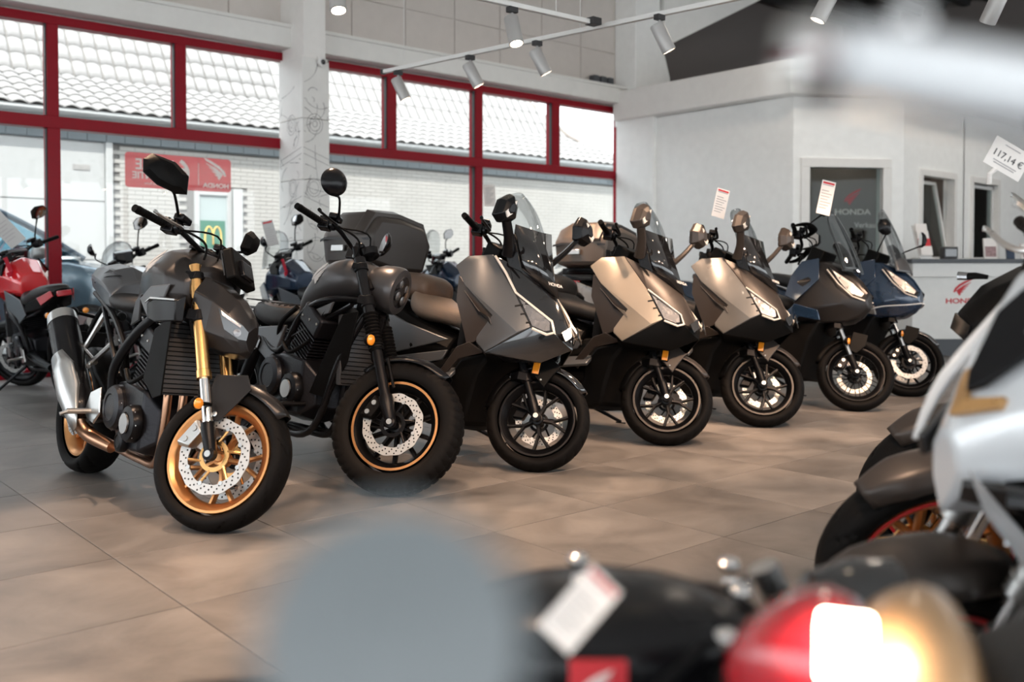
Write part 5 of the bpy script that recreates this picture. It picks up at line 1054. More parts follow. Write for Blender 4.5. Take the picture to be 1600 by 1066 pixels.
# ------------------------------------------------------------------ right side: two motorcycles cut by the frame
def streetfighter(loc, yaw, lean, label, steer=28, col='white2', kind='silver'):
    bk = Bike('motorcycle', loc, yaw, lean, label, rr=.302, rake=25, steer=steer); r = bk.r; G = bk.G; c = (0, 0, .302)
    wheel(bk, 'front_wheel', c, .302, .222, .125, 'rimgold' if kind != 'silver' else 'metalblk', 5, True, ((-.072, .155), (.072, .155)), 'sport', G, stripe='redp')
    callip(bk, c, .072, .155, -62, 'gold', G); callip(bk, c, -.072, .155, -62, 'gold', G)
    forks(bk, .105, 1.04, .60, .42, .027, .021, 'gold' if kind != 'silver' else 'steel', 'chrome', 'metalblk')
    fender(bk, c, .335, .165, -34, 34, 'bronze', G, drop=.035, cr=.05)
    dl = -.14 if kind == 'dark' else 0
    tk = hull([[(-.27, 0, 1.02+dl), (-.27, .08, 1.0+dl), (-.27, .13, .93), (-.27, .10, .84), (-.27, 0, .82)], [(-.40, 0, 1.10+dl), (-.40, .12, 1.07+dl), (-.38, .20, .97+dl/2), (-.38, .17, .84), (-.40, 0, .80)], [(-.62, 0, 1.10+dl), (-.62, .11, 1.06+dl), (-.62, .18, .96), (-.62, .14, .84), (-.62, 0, .80)], [(-.84, 0, .94), (-.84, .07, .92), (-.84, .10, .88), (-.84, .08, .82), (-.84, 0, .80)]]).build('fuel_tank', col, r, bevel=.016, ang=26)
    seatmesh([(-.82, .86, .03, .08, 2.5), (-.92, .85, .045, .14, 2.6), (-1.1, .86, .05, .14, 2.6), (-1.2, .93, .05, .11, 2.5), (-1.5, .98, .03, .07, 2.4)], 'seatblk', bk)
    hull([[(-1.0, 0, .84), (-1.0, .13, .83), (-1.0, .14, .75), (-1.0, 0, .72)], [(-1.35, 0, .94), (-1.35, .10, .92), (-1.35, .09, .84), (-1.35, 0, .82)], [(-1.62, 0, 1.0), (-1.62, .04, .99), (-1.62, .04, .95), (-1.62, 0, .94)]]).build('tail_cowl', col, r, bevel=.01)
    if kind == 'silver':
        n = hull([[(-.42, 0, 1.14), (-.42, .16, 1.10), (-.42, .23, .98), (-.42, .24, .80), (-.42, .10, .72), (-.42, 0, .70)],
                  [(-.25, 0, 1.12), (-.25, .14, 1.07), (-.25, .20, .96), (-.25, .19, .80), (-.25, .08, .72), (-.25, 0, .70)],
                  [(-.15, 0, 1.0), (-.15, .10, .96), (-.15, .14, .87), (-.15, .11, .78), (-.15, .05, .725), (-.15, 0, .715)],
                  [(-.06, 0, .87), (-.06, .025, .855), (-.055, .045, .82), (-.055, .035, .77), (-.05, .012, .725), (-.05, 0, .715)]]).build('front_cowl', 'white2', r, bevel=.010, ang=24, G=G)
        MB().plate([(-.30, .0, 1.135), (-.28, .075, 1.12), (-.17, .06, 1.045), (-.105, .022, .965), (-.09, 0, .945), (-.105, -.022, .965), (-.17, -.06, 1.045), (-.28, -.075, 1.12)], .012).build('intake_panel', 'satin', n, bevel=.004, G=G)
        MB().plate([(-.115, .055, .94), (-.065, .0, .905), (-.115, -.055, .94), (-.125, -.05, .955), (-.09, 0, .93), (-.125, .05, .955)], .012).build('bronze_accent', 'orange', n, G=G)
        for s in (-1, 1):
            MB().plate([(-.24, s*.185, .84), (-.14, s*.14, .835), (-.05, s*.07, .825), (-.05, s*.062, .79), (-.14, s*.12, .775), (-.24, s*.17, .78)], .014).build('headlight_lens', 'gloss', n, bevel=.002, G=G)
            MB().plate([(-.20, s*.168, .825), (-.10, s*.112, .82), (-.10, s*.112, .805), (-.20, s*.164, .80)], .018).build('headlight_reflector', 'lampglass', n, G=G)
            MB().tube([(-.08, s*.15, .76), (-.18, s*.24, .82), (-.34, s*.28, .95), (-.44, s*.28, 1.05)], [.006, .014, .016, .01], 8, smooth=4, flat=.6).build('cowl_edge', 'white2', n, G=G)
            MB().ring([[V((-.14, s*.19, .80)), V((-.16, s*.235, .80)), V((-.17, s*.20, .72))], [V((-.20, s*.23, .70)), V((-.26, s*.27, .70)), V((-.26, s*.22, .62))], [V((-.28, s*.23, .56)), V((-.33, s*.26, .58)), V((-.32, s*.22, .50))], [V((-.33, s*.20, .44)), V((-.35, s*.205, .45)), V((-.345, s*.195, .43))]]).build('side_blade', 'white2', r, bevel=.006)
            MB().plate([(-.18, s*.16, .80), (-.42, s*.22, .82), (-.55, s*.20, .50), (-.38, s*.17, .45), (-.26, s*.15, .60)], .02).build('radiator_shroud', 'plastic', r, bevel=.004)
        grip_set(bk, 1.10, .02, .36, .02, .09); 
        for s in (-1, 1): mirror(bk, (bk.A(1.1).x, s*.2, 1.12), (-.42, s*.36, 1.27), .16, .10, G)
    else:
        n = hull([[(-.30, 0, 1.12), (-.30, .10, 1.10), (-.30, .12, .96), (-.30, 0, .90)], [(-.16, 0, 1.08), (-.16, .09, 1.05), (-.16, .11, .93), (-.16, 0, .88)], [(-.06, 0, .99), (-.06, .05, .98), (-.06, .07, .92), (-.06, 0, .89)]]).build('headlight_cowl', 'plastic', r, bevel=.012, G=G @ M.Translation((0, 0, dl*1.8)))
        MB().plate([(-.06, -.05, .98), (-.06, .05, .98), (-.05, .06, .92), (-.05, -.06, .92)], .01).build('headlight_lens', 'gloss', n, G=G @ M.Translation((0, 0, dl*1.8)))
        for s in (-1, 1):
            if kind == 'bronze': MB().plate([(-.22, s*.17, 1.0), (-.44, s*.24, 1.06), (-.60, s*.22, .90), (-.36, s*.20, .72), (-.24, s*.17, .80)], .016).build('side_fairing', 'orange', r, bevel=.005)
            if kind == 'dark': continue
            sg_ = MB().tube([(-.20, s*.12, 1.06+dl/2), (-.17, s*.145, 1.06+dl/2), (-.15, s*.16, 1.055+dl/2)], [.010, .016, .018], 10, flat=.7); sg_ = sg_.build('turn_signal', 'plastic', r, G=G); MB().tube([(-.155, s*.158, 1.055+dl/2), (-.125, s*.18, 1.053+dl/2)], [.0185, .02], 10, flat=.7).build('lens', 'lampglass', sg_, G=G)
        grip_set(bk, 1.24 if kind == 'bronze' else 1.08, .02, .40, .02, .06, mat_='metalblk', levmat='steel')
        for s in (-1, 1): mirror(bk, (bk.A(1.2).x, s*.22, 1.22), (-.50, s*.37, 1.38), .16, .11, G) if kind == 'bronze' else None
        MB().box((-.46, -.08, 1.13+dl), (-.42, .08, 1.25+dl), M.Rotation(R(-25), 3, 'Y')).build('instrument_panel', 'screen', r, bevel=.008, G=G)
    for s in (-1, 1):
        MB().tube([(-.33, s*.08, .95), (-.60, s*.17, .76), (-.84, s*.16, .62), (-.90, s*.13, .34)], .026, 10, smooth=5).build('frame_spar', 'metalblk', r)
        MB().tube([(-.88, s*.12, .38), (-1.15, s*.13, .34), (-1.47, s*.13, .315)], [.04, .032, .026], 8).build('swingarm', 'metalblk', r)
    engine(bk, -.62, .42, .98); radiator(bk, -.28, .46, .80, .16); headers(bk, -.46, .62, 4, 'steel', .2, -1.0)
    muffler(bk, (-1.0, -.21, .34), (-1.45, -.235, .66), .062)
    wheel(bk, 'rear_wheel', (-1.45, 0, .315), .315, .22, .18, 'metalblk', 5, True, ((-.08, .12),), hero=False)
    side_stand(bk, (-.8, .15, .28))
    return bk
streetfighter((1.78, .87), 105, 8, 'pearl white motorcycle with angular front cowl, nearest at the right edge', steer=40)
streetfighter((2.61, 1.23), 105, 8, 'black motorcycle with bronze front fender, its front tyre wholly in view at the right', steer=40, kind='dark', col='hornet')
streetfighter((3.47, 1.58), 105, 8, 'bronze and black motorcycle with a price tag on its handlebar, right edge', steer=38, kind='bronze', col='orange')

# tags on the vehicles
Z = lambda a: M.Rotation(R(a), 4, 'Z')
tagcard('price_card', (5.36, 3.98, 1.53), (.10, .20), Z(-22) @ M.Rotation(R(14), 4, 'Y'), 'white and red price card standing on the silver grey scooter', cat='price tag')
tagcard('price_card', (6.30, 3.74, 1.60), (.11, .25), Z(-30) @ M.Rotation(R(12), 4, 'Y'), 'tall white and red price card on the dark blue crossover scooter')
tagcard('price_card', (4.45, 8.85, 1.44), (.11, .26), Z(-28) @ M.Rotation(R(-14), 4, 'Y'), 'grey-looking price card on the dark blue motorcycle by the pillar', m='spotbody')
tagcard('price_card', (1.98, 8.70, 1.42), (.14, .34), Z(-10) @ M.Rotation(R(-40), 4, 'Y'), 'pale sheet leaning on the screen of the bright red motorcycle', m='spotbody')
ptg = tagcard('price_tag', (3.36, 1.32, 1.45), (.14, .10), Z(-38) @ M.Rotation(R(-33+62), 4, 'Y'), 'white tag reading 117,14 € on the handlebar at the right edge', lines='none')
for q in list(ptg.children): 
    if q.name.startswith(('printed', 'red_head')): bpy.data.objects.remove(q)
text('lettering', '117,14 €', .032, 'ink', frame((0, -.0012, 0), (1, 0, 0), (0, 0, 1)), ptg)
b = MB()
for k, (zz, ww) in enumerate(((.035, .03), (-.025, .045), (-.033, .04))): b.box((-ww, -.0015, zz), (ww, -.0008, zz+.003))
b.build('printed_lines', 'inkgrey', ptg); MB().tube([(-.02, 0, -.05), (-.03, .0, -.075), (-.01, .01, -.10)], .008, 6).build('zip_tie', 'paper', ptg)

# ------------------------------------------------------------------ blurred machines right in front of the camera
FW, RT = V((math.cos(R(49)), math.sin(R(49)), 0)), V((math.sin(R(49)), -math.cos(R(49)), 0))
def W(lat, dep, z): return RT*lat+FW*dep+V((0, 0, z))
ba = math.degrees(math.atan2(FW.y, FW.x))
# small black motorcycle, low at the bottom centre; local frame: x = to the right, y = away, z = up
def dframe(lat, dep):
    m = M((RT, FW, V((0, 0, 1)))).transposed().to_4x4(); m.translation = W(lat, dep, 0); return m
mk = empty('minibike', mat4=dframe(.10, 1.12) @ M.Translation((0, 0, 0))); tag(mk, 'small black motorcycle blurred at the bottom centre with a grey mirror', 'motorcycle')
def wheel_s(par, x, y, nm, rr=.20, ri=.12, w=.10, along='x'):
    b = MB(); tyre(b, (0, 0, rr), rr, ri, w, None, 48, 14); MB_ = MB().lathe([(.001, -.03), (.05, -.03), (.05, .03), (.001, .03)], (0, 0, rr), (0, 1, 0), 24).lathe([(ri-.02, -w*.35), (ri+.005, -w*.35), (ri+.005, w*.35), (ri-.02, w*.35)], (0, 0, rr), (0, 1, 0), 40, cap=False)
    sp = MB()
    for k in range(5): sp.tube([(.03*math.sin(k*1.257), 0, rr+.03*math.cos(k*1.257)), ((ri-.01)*math.sin(k*1.257), 0, rr+(ri-.01)*math.cos(k*1.257))], .012, 6)
    g = M.Translation((x, y, 0)) @ (M.Rotation(R(90), 4, 'Z') if along == 'y' else M.Identity(4))
    o = b.build(nm, 'rubber', par, G=g); MB_.build('rim', 'metalblk', o, G=g); sp.build('spokes', 'metalblk', o, G=g); return o
wheel_s(mk, -.50, 0, 'rear_wheel'); wheel_s(mk, .45, 0, 'front_wheel')
MB().loft([(-.22, .62, .03, .05, 2.2), (-.14, .64, .06, .12, 2.4), (.02, .645, .075, .14, 2.5), (.14, .64, .06, .11, 2.4), (.2, .63, .03, .05, 2.2)], 20).build('fuel_tank', 'satin', mk, sub=1)
MB().loft([(-.62, .52, .02, .06, 2.4), (-.54, .52, .04, .12, 2.6), (-.34, .52, .045, .13, 2.6), (-.18, .55, .03, .08, 2.4)], 18).build('seat', 'seatblk', mk, sub=1)
MB().box((-.20, -.10, .22), (.12, .10, .44)).lathe([(.001, 0), (.08, 0), (.075, .04), (.001, .05)], (-.06, -.1, .32), (0, -1, 0), 20).build('engine_block', 'engine', mk, bevel=.02)
for y in (-.08, .08): MB().tube([(.22, y, .70), (.45, y, .20)], .02, 12).build('fork_leg', 'steel', mk)
MB().tube([(-.1, 0, .54), (.2, 0, .62), (.25, 0, .68)], .03, 10).tube([(-.50, 0, .22), (-.25, 0, .30)], .03, 10).build('frame_tube', 'metalblk', mk)
MB().lathe([(.001, -.09), (.05, -.08), (.07, -.03), (.075, .02), (.001, .03)], (.33, 0, .66), (1, 0, -.1), 28).build('headlight', 'gloss', mk)
MB().tube([(.12, -.15, .64), (.16, -.10, .66), (.2, 0, .655), (.16, .10, .66), (.12, .15, .64)], .012, 10, smooth=6).build('handlebar', 'metalblk', mk)
for s in (-1, 1): MB().tube([(.13, s*.13, .65), (.10, s*.21, .62)], .018, 12).build('grip', 'plastic', mk)
for s in (-1, 1): MB().tube([(.18, s*.10, .665), (.22, s*.14, .66), (.2, s*.20, .64)], .006, 8, smooth=4).build('lever', 'chrome', mk)
for x, y, z in ((.16, -.05, .71), (.17, .05, .71), (.12, -.16, .70), (-.02, -.05, .722), (-.02, .03, .722)): MB().lathe([(.001, 0), (.013, 0), (.013, .006), (.006, .010), (.001, .010)], (x, y, z), (0, -.3, 1), 12).build('bolt', 'chrome', mk)
MB().box((-.04, -.145, .60), (.02, -.135, .67)).build('red_sticker', 'inkred', mk)
wing('wing_emblem', .035, 'paper', frame((-.03, -.1462, .63), (1, 0, 0), (0, 0, 1)), mk)
mm = MB().lathe([(.001, -.022), (.018, -.02), (.029, -.008), (.031, .004), (.001, .006)], (-.128, -.90, .993), (.1, -1, .35), 30).build('mirror', 'greyblue', mk)
MB().tube([(-.128, -.885, .955), (-.14, -.75, .80), (-.10, -.35, .62), (.10, -.15, .69)], .006, 8, smooth=5).build('stem', 'metalblk', mm)
tagcard('price_tag', W(.058, .80, .79), (.036, .068), M.Rotation(R(-41), 4, 'Z') @ M.Rotation(R(44), 4, 'Y') @ M.Rotation(R(-12), 4, 'X'), 'beige price tag standing out in the blurred foreground at the bottom centre')

# tan and black motorcycle with red tail lamp and an added glowing glint, bottom right
tn = empty('motorcycle', mat4=dframe(.455, .74) @ M.Rotation(R(-20), 4, 'Z')); tag(tn, 'tan and black motorcycle in the near right corner, red tail lamp with added glowing glint', 'motorcycle')
def L2(pts, nm, m, sub=1, n=20, par=None): return MB().loft(pts, n).build(nm, m, par or tn, sub=sub)
L2([(-.19, .73, .03, .04, 2.2), (-.16, .735, .065, .07, 2.4), (-.12, .735, .08, .10, 2.6), (-.09, .73, .07, .10, 2.6), (-.07, .70, .05, .07, 2.4)], 'tail_cowl', 'tan')
L2([(-.11, .70, .04, .06, 2.4), (-.05, .715, .085, .12, 2.6), (.05, .71, .085, .13, 2.6), (.45, .68, .08, .15, 2.6), (.70, .68, .06, .13, 2.6), (.8, .68, .03, .06, 2.4)], 'seat', 'seatblk')
L2([(.74, .70, .06, .06, 2.4), (.9, .78, .10, .13, 2.5), (1.12, .80, .11, .14, 2.5), (1.3, .78, .07, .08, 2.4)], 'fuel_tank', 'tan')
tlp = MB().loft([(-.285, .725, .02, .02, 2.4), (-.245, .735, .055, .055, 2.6), (-.19, .742, .072, .08, 2.6), (-.15, .74, .04, .05, 2.4)], 16).build('tail_light', 'redlens', tn, sub=1)
MB().box((-.20, -.10, .765), (-.16, -.065, .81)).build('reflection_glow', 'lamp', tlp, bevel=.004)  # glowing block stands in for a bright reflection on the tail light
MB().box((-.20, -.02, .45), (-.12, .02, .68)).build('plate_bracket', 'plastic', tn, bevel=.01)
wheel_s(tn, .0, 0, 'rear_wheel', .29, .20, .13); wheel_s(tn, 1.40, 0, 'front_wheel', .29, .20, .13)
MB().box((.40, -.11, .26), (.85, .11, .56)).build('engine_block', 'engine', tn, bevel=.04); MB().tube([(.0, -.09, .29), (.5, -.06, .38)], .02, 8).tube([(.0, .09, .29), (.5, .06, .38)], .02, 8).build('swingarm', 'metalblk', tn)
for y in (-.09, .09): MB().tube([(1.16, y, .92), (1.40, y, .29)], .022, 10).build('fork_leg', 'gold', tn)
MB().tube([(1.10, -.14, .96), (1.15, 0, .93), (1.10, .14, .96)], .013, 8, smooth=4).build('handlebar', 'metalblk', tn)
MB().loft([(-.06, .62, .03, .07, 2.4), (.1, .62, .06, .10, 2.6), (.45, .60, .07, .11, 2.6)], 14).build('rear_body', 'plastic', tn, sub=1)
# moped beside the camera: only its pale handlebar crosses the top right
t3 = empty('moped', mat4=dframe(.485, .20)); tag(t3, 'moped mostly outside the frame, its pale blurred handlebar crossing the top right corner', 'moped')
MB().tube([(-.385, .10, 1.145), (-.34, .105, 1.139), (-.25, .10, 1.124), (-.16, .09, 1.112), (.0, .07, 1.10), (.25, .08, 1.135), (.38, .06, 1.14)], [.0125, .0135, .013, .013, .013, .013, .013], 14, smooth=5).build('handlebar', 'white2', t3)
MB().lathe([(.001, -.010), (.012, -.010), (.014, .0), (.001, .010)], (-.388, .10, 1.145), (1, 0, 0), 16).build('bar_end', 'chrome', t3)
MB().tube([(-.27, .08, 1.112), (-.22, .07, 1.110), (-.16, .06, 1.105), (-.06, .06, 1.10)], [.008, .014, .02, .016], 10, smooth=4, flat=.7).build('hand_guard', 'greyblue', t3)
for x, z in ((-.365, 1.156), (-.18, 1.128), (-.178, 1.112)): MB().lathe([(.001, -.004), (.004, -.002), (.004, .002), (.001, .004)], (x, .088, z), (0, -1, .2), 12).build('glint_bead', 'chrome', t3)  # chrome beads added along the bar to catch lamp glints
MB().tube([(.0, .07, 1.10), (.0, .09, .9), (.0, .12, .5)], .028, 10).build('fork_leg', 'metalblk', t3)
for x in (-.07, .07): MB().tube([(x, .12, .55), (x, .13, .23)], .016, 10).build('fork_leg', 'metalblk', t3)
wheel_s(t3, 0, .13, 'front_wheel', .23, .15, .07, 'y'); wheel_s(t3, 0, -.95, 'rear_wheel', .23, .15, .07, 'y')
MB().tube([(0, .08, .85), (0, -.1, .45), (0, -.35, .32), (0, -.95, .24)], .035, 10, smooth=4).tube([(0, -.40, .32), (0, -.55, .70)], .025, 8).build('frame_tube', 'metalblk', t3)
MB().box((-.09, -.55, .22), (.09, -.28, .42)).build('engine_block', 'engine', t3, bevel=.03)
MB().loft([(-.11, .74, .02, .12, 2.4, -.62), (-.06, .75, .045, .20, 2.6, -.62), (.06, .75, .045, .20, 2.6, -.62), (.11, .74, .02, .12, 2.4, -.62)], 16).build('seat', 'seatblk', t3, sub=1)

# ------------------------------------------------------------------ spotlights
ext_white = mat('render_white', (.45, .46, .46), .6)
def aimpt(x, y, z=.3): return (x, y, z)
spot((4.55, 6.70, 2.736), (5.6, 6.0, 0), 'unlit-looking white track spotlight nearest the window frame', 70)
spot((4.65, 5.85, 2.736), (5.9, 5.1, 0), 'second white track spotlight from the window on the long track', 70)
spot((4.73, 5.16, 2.736), (6.0, 4.4, 0), 'third white track spotlight from the window on the long track', 70)
spot((4.85, 4.10, 2.736), (6.0, 3.3, 0), 'white track spotlight with glowing rim, right of the two joined tracks', 90)
spot((4.00, 4.60, 2.736), (3.85, 3.6, 0), 'glowing track spotlight just left of where the two tracks meet', 90)
spot((2.75, 4.66, 2.736), (2.5, 3.7, 0), 'track spotlight at the top edge above the printed pillar', 90)
spot((1.35, 4.72, 2.736), (1.5, 3.6, 0), 'track spotlight at the top left edge, mostly cut off', 90)
spot((0.0, 4.78, 2.736), (.6, 3.4, 0), 'track spotlight left outside the frame over the window aisle', 80)
spot((4.99, 2.95, 2.736), (4.3, 3.9, .4), 'glowing track spotlight at the top edge over the tall dark scooters', 90)
rail('track_rail', (5.05, 2.35, 2.772), (9.5, 2.0, 2.772), 'white lighting track at the top right corner')
spot((5.75, 2.32, 2.736), (6.3, 3.8, .3), 'glowing track spotlight at the top right edge', 90)
spot((6.9, 2.22, 2.736), (7.6, 3.7, .3), 'small glowing track spotlight at the far right edge', 90)
rail('track_rail', (-1, 1.5, 2.77), (4.9, 1.2, 2.77), 'white lighting track over the aisle, above the frame')
for k, (x, ax_, ay) in enumerate(((.2, 1.2, 3.5), (1.4, 2.3, 3.4), (2.5, 3.4, 3.3), (3.6, 4.5, 3.4), (4.7, 5.5, 3.4))):
    spot((x, 1.45-.05*k, 2.736), (ax_, ay, .2), ('%s track spotlight over the aisle above the frame' % ('first', 'second', 'third', 'fourth', 'fifth')[k]), 95)
spot((2.0, 1.37, 2.736), (2.6, 1.1, .3), 'track spotlight above the frame aimed at the pearl white motorcycle', 70)
spot((.8, 1.42, 2.736), (1.0, 1.6, 0), 'track spotlight above the frame aimed at the aisle floor', 70)
for x, y in ((9.6, 5.5), (13.6, 4.4), (13.3, 7.6)):  # area lights without fixtures; the one inside the office is added to brighten it
    L = bpy.data.lights.new('fill_light', 'AREA'); L.shape = 'DISK'; L.size = .5; L.energy = 28 if y < 7 else 10; L.color = (1, .86, .72)
    lo = bpy.data.objects.new('fill_light', L); C.objects.link(lo); lo.location = (x, y, 3.3 if y > 7 else 5.2)

# ------------------------------------------------------------------ outside: yard, neighbouring building, car
yard = MB().box((-20, 10.3, -.15), (40, 60, 0)).build('yard', mat('asphalt', (.22, .22, .22), .9, bump=.3)); struct(yard, 'sunlit grey yard outside the windows', 'ground')
YB = 15.2
bd = MB().box((-8, YB, 0), (17.2, YB+6, 3.35)).build('brick_building', mat('mortar', (.20, .195, .19), .9)); tag(bd, 'white brick building with tiled roof outside the windows', 'building')
bm = mat('white_brick', (.43, .42, .40), .8, var=.12, bump=.3, nscale=3)
LB, HB = .235, .068; bp = MB().box((.002, -.018, .0035), (LB-.002, .01, HB-.0035)); bproto = None; rest = MB(); cand = []
for j in range(int(3.02/HB)):
    z = j*HB
    for i in range(60):
        x = 4.98+i*LB+(LB/2 if j % 2 else 0)
        if x+LB > 17.2: continue
        if 6.26 < x+LB and x < 6.98 and z < 2.42: continue
        d = .656*x+.755*YB; vis = z > 1.1 and not (5.25*YB/10.2*1.0 < x < 5.9*YB/10.2 and False)
        cand.append((0 if z > 1.15 else 1, x, z))
cand.sort()
for k, (s, x, z) in enumerate(cand):
    if s == 0 and k < 300:
        if bproto is None: bproto = bp.build('brick', bm, bd)
        o = bproto if k == 0 else bproto.copy()
        if k: C.objects.link(o)
        o.location = (x, YB, z)
    else: rest.box((x+.002, YB-.018, z+.0035), (x+LB-.002, YB+.01, z+HB-.0035))
tag(rest.build('brickwork', bm, bd), kind='stuff')
slm = mat('grey_slate', (.17, .20, .22), .6, var=.1)
fa = MB().box((-8, YB-.06, 3.02), (17.2, YB, 3.36)).build('eaves_board', slm, bd)
q = None
for i in range(64):
    x = -1.0+i*.28
    if q is None: q = MB().box((.004, -.085, 3.03), (.276, -.06, 3.34)).build('slate_panel', slm, bd, bevel=.003); o = q
    else: o = q.copy(); C.objects.link(o)
    o.location = (x, YB, 0)
gm = mat('zinc_gutter', (.42, .43, .43), .5, metal=.3)
MB().ring([[V((x, YB-.30+.075*math.cos(a), 3.42+.075*math.sin(a))) for a in (math.pi+k*math.pi/8 for k in range(9))] for x in (-8, 17.2)], close=False, cap=False).build('gutter', gm, bd, solid=.006, fix=False)
MB().box((-8, YB-.24, 3.33), (17.2, YB+.0, 3.36)).box((-8, YB-.235, 3.36), (17.2, YB-.215, 3.465)).build('soffit', ext_white, bd)
MB().add([(16.2, YB-.25, 3.36), (16.5, YB-.25, 3.36), (16.35, YB-.25, 3.05), (16.2, YB, 3.36), (16.5, YB, 3.36), (16.35, YB, 3.05)], [(0,1,2),(3,5,4),(0,3,4,1),(1,4,5,2),(2,5,3,0)]).build('rain_head', 'white', bd)
# roof: shallow rows then steep rows of pantiles, hip on the right end
rm_ = mat('pale_roof_tile', (.29, .28, .275), .7, var=.12, bump=.3)
TW, TL = .235, .34
def tilemesh(ang, kd=0):
    TWk = TW*(.88 if kd else .97)
    b = MB(); rg = []
    for v in (0, TL+.03):
        ring = []
        for k in range(9):
            u = k/8; zz = .045*math.sin(u*math.pi)**1.0 if u < .72 else .045*math.sin(u*math.pi)-.0; ring.append(V((u*TWk, v*math.cos(ang), v*math.sin(ang)+zz*math.cos(ang)+(.028 if v == 0 else 0))))
        rg.append(ring)
    lo = [[p-V((0, -.012*math.sin(ang), .012*math.cos(ang))) for p in r_] for r_ in rg]
    b.ring([rg[0], rg[1]], close=False, cap=False); b.ring([lo[0], rg[0]], close=False, cap=False); return b
rows = []; y, z = YB-.28, 3.445
for k in range(6): rows.append((y, z, R(24), 0)); y += TL*math.cos(R(24)); z += TL*math.sin(R(24))
for k in range(5): rows.append((y, z, R(58), 1)); y += TL*math.cos(R(58)); z += TL*math.sin(R(58))
yr, zr = y, z
pro = {}; rest = MB(); cnt = 0; items = []
for j, (yy, zz, an, kd) in enumerate(rows):
    xmax = 17.3-max(0, (zz-3.46))*.95-(.0)
    for i in range(110):
        x = -8+i*TW+(0 if j % 2 == 0 else TW*.0)
        if x+TW > xmax: continue
        near = x > .9 and zz < 5.2
        items.append((0 if (near and x < 9.6 and j < 9) else 1, x, j))
items.sort()
for s, x, j in items:
    yy, zz, an, kd = rows[j]
    if s == 0 and cnt < 300:
        if kd not in pro: pro[kd] = tilemesh(an, kd).build('roof_tile', rm_, bd, fix=False, solid=.012); o = pro[kd]
        else: o = pro[kd].copy(); C.objects.link(o)
        o.location = (x, yy, zz); cnt += 1
    else:
        t = tilemesh(an, kd); rest.add([v+V((x, yy, zz)) for v in t.v], t.f)
tag(rest.build('roof_tiles', rm_, bd, fix=False), kind='stuff')
b = MB(); y0, z0 = YB-.2, 3.44
b.add([(-8, y0, z0-.05), (17.2, y0, z0-.05), (17.2-.72, rows[6][0], rows[6][1]-.05), (-8, rows[6][0], rows[6][1]-.05), (-8, yr, zr-.05), (17.2-2.2, yr, zr-.05), (17.2, YB+6, 3.4), (-8, YB+6, 3.4)], [(0,1,2,3),(3,2,5,4),(4,5,6,7),(1,6,5,2)]); b.build('roof', mat('roof_underlay', (.3, .29, .28), .9), bd)
MB().tube([(17.2, y0, 3.5), (17.2-.72, rows[6][0], rows[6][1]+.05), (17.2-2.2, yr, zr+.06)], .06, 8, smooth=3).build('hip_ridge', mat('ridge_tile', (.25, .22, .2), .8), bd)
# white panels left of the bricks, door
MB().box((-8, YB-.03, 0), (4.98, YB, 3.02)).build('white_cladding', ext_white, bd)
for x0_, x1_ in ((1.4, 2.9), (2.95, 4.15), (4.2, 4.86)):
    for z0_, z1_ in ((.02, 1.2), (1.22, 2.1), (2.12, 3.0)): MB().box((x0_, YB-.05, z0_), (x1_, YB-.03, z1_)).build('cladding_panel', ext_white, bd, bevel=.004)
MB().box((4.87, YB-.10, 0), (4.97, YB, 3.02)).build('corner_post', ext_white, bd, bevel=.005)
MB().box((4.40, YB-.06, 2.58), (4.64, YB-.045, 2.66)).build('vent_grille', 'spotbody', bd)
do = MB().box((6.28, YB-.06, 0), (6.36, YB, 2.4)).box((6.84, YB-.06, 0), (6.92, YB, 2.4)).box((6.36, YB-.06, 2.3), (6.84, YB, 2.4)).box((6.36, YB-.06, .95), (6.84, YB, 1.1)).build('door', ext_white, bd, bevel=.004)
MB().box((6.36, YB-.03, 0), (6.84, YB-.02, 2.3)).build('door_glass', mat('door_glass_grey', (.36, .42, .42), .15), do)
gr = MB().box((6.37, YB-.045, 1.42), (6.80, YB-.035, 1.88)).build('green_panel', mat('sign_green', (.03, .16, .10), .5), do)
MB().box((6.37, YB-.045, .6), (6.80, YB-.035, .9)).build('green_panel', 'base', do)
ym = mat('sign_yellow', (.85, .55, .12), .5); b = MB()
for cx in (6.52, 6.66): b.tube([(cx-.07, YB-.05, 1.48)]+[(cx-.07*math.cos(a*math.pi/8), YB-.05, 1.60+.18*math.sin(a*math.pi/8)) for a in range(9)]+[(cx+.07, YB-.05, 1.48)], .013, 6)
b.build('arches_emblem', ym, do); MB().box((6.94, YB-.10, 0), (7.10, YB, 2.42)).build('door_surround', ext_white, bd, bevel=.01)
# far glazed building
fb = MB().box((19.5, 26, 0), (45, 34, 3.1)).build('industrial_building', ext_white); tag(fb, 'far white building with a band of pale glass panels, right end of the window', 'building')
gp = mat('pale_blue_panel', (.42, .52, .56), .35)
for i in range(14): MB().box((20+i*1.05, 25.9, 3.12), (20.98+i*1.05, 26.2, 4.15)).build('glass_panel', gp, fb, bevel=.02)
MB().box((19.5, 25.8, 4.15), (45, 34, 4.35)).build('roof_slab', ext_white, fb)
cnp = MB().add([(17.4, 20, 4.75), (21.5, 20, 4.75), (19.2, 20, 3.95), (17.4, 20, 3.2), (17.4, 20.6, 4.75), (21.5, 20.6, 4.75), (19.2, 20.6, 3.95), (17.4, 20.6, 3.2)], [(0,3,2,1),(4,5,6,7),(0,1,5,4),(1,2,6,5),(2,3,7,6),(3,0,4,7)]).build('entrance_canopy', ext_white); tag(cnp, 'pale slanted canopy seen through the lower right window pane', 'canopy')
MB().box((17.4, 20.2, 0), (17.6, 20.4, 3.3)).build('support_post', ext_white, cnp)
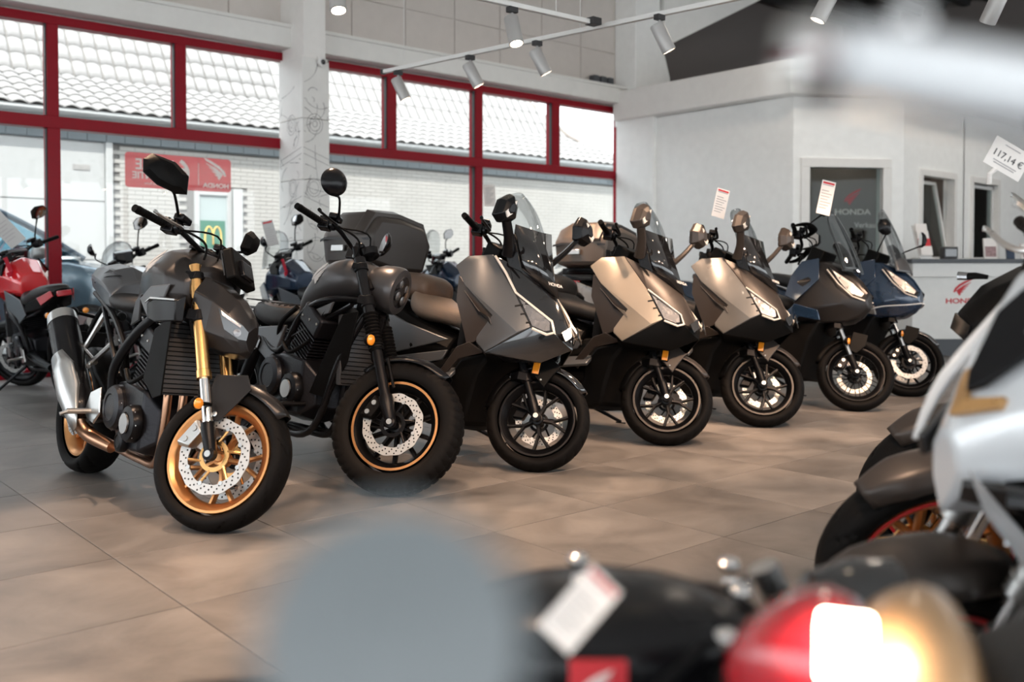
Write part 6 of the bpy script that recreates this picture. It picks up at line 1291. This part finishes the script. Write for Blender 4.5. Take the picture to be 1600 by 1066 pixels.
# parked car
car = empty('car', (2.0, 12.3, .02)); tag(car, 'blue-grey car parked outside the left window', 'car')
cp = mat('car_paint', (.10, .16, .21), .2, coat=1, metal=.4)
def ring_c(x, zt, zs, hb, ht, zb=.28): return [(x, 0, zt), (x, ht, zt-.02), (x, hb*.97, zs), (x, hb, (zs+zb)/2+.1), (x, hb*.97, zb), (x, 0, zb)]
bodyc = hull([ring_c(2.30, .72, .66, .60, .5), ring_c(2.20, .92, .86, .78, .6), ring_c(1.75, 1.12, 1.02, .88, .66), ring_c(1.25, 1.20, 1.12, .92, .7), ring_c(-2.0, 1.22, 1.14, .93, .7), ring_c(-2.3, 1.1, 1.0, .85, .6)]).build('body', cp, car, bevel=.05, ang=40)
cab = hull([[(1.45, 0, 1.19), (1.45, .70, 1.17), (1.45, 0, 1.15)], [(.55, 0, 1.74), (.55, .66, 1.70), (.55, 0, 1.15)], [(.1, 0, 1.86), (.1, .68, 1.80), (.1, 0, 1.15)], [(-1.7, 0, 1.90), (-1.7, .69, 1.83), (-1.7, 0, 1.15)], [(-2.25, 0, 1.25), (-2.25, .72, 1.2), (-2.25, 0, 1.15)]]).build('cabin', GL['car'], car, ang=30)
hull([[(.30, 0, 1.85), (.30, .67, 1.80), (.30, .70, 1.77), (.30, 0, 1.82)], [(.0, 0, 1.89), (.0, .69, 1.84), (.0, .72, 1.80), (.0, 0, 1.85)], [(-1.75, 0, 1.92), (-1.75, .70, 1.86), (-1.75, .73, 1.81), (-1.75, 0, 1.87)]]).build('roof', cp, car, bevel=.01)
for s in (-1, 1):
    MB().tube([(1.45, s*.80, 1.17), (.85, s*.77, 1.55), (.35, s*.74, 1.79), (.0, s*.72, 1.84)], .035, 8, smooth=4).build('pillar', cp, car)
    MB().tube([(-.3, s*.76, 1.16), (-.35, s*.73, 1.82)], .035, 8).build('pillar', cp, car)
    MB().plate([(1.4, s*.83, 1.17), (-2.1, s*.84, 1.17), (-2.1, s*.84, 1.20), (1.4, s*.83, 1.20)], .02).build('window_trim', 'chrome', car)
    mi = MB().loft([(.82, 1.22, .04, .05, 2.4, s*1.02), (.88, 1.24, .09, .11, 2.6, s*1.02), (.98, 1.24, .07, .09, 2.6, s*1.02), (1.02, 1.23, .03, .05, 2.4, s*1.02)], 16).build('wing_mirror', 'silver', car, sub=1); MB().tube([(.92, s*.88, 1.18), (.92, s*.98, 1.2)], .03, 8).build('stem', 'black', mi)
    for x in (1.45, -1.45):
        b = MB(); tyre(b, (x, s*.85, .33), .33, .22, .2, None, 40, 12); o = b.build('wheel', 'rubber', car); MB().lathe([(.001, -.03), (.22, -.06), (.22, .06), (.001, .03)], (x, s*.85, .33), (0, 1, 0), 24).build('rim', 'steel', o)
MB().box((-.9, -.5, 1.2), (-.7, .5, 1.5)).box((.1, -.55, 1.2), (.25, -.1, 1.55)).box((.1, .1, 1.2), (.25, .55, 1.55)).build('seat', 'inkred', car, bevel=.05)

for o in bpy.data.objects:      # fastenings and print too small to pick apart singly
    if o.parent is not None and o.name.split('.')[0] in ('disc_button', 'bolt', 'radiator_fins', 'seat_stitching', 'printed_lines', 'piston_cap', 'line_drawing', 'lamp_divider', 'spokes', 'arches_emblem'): o['kind'] = 'stuff'
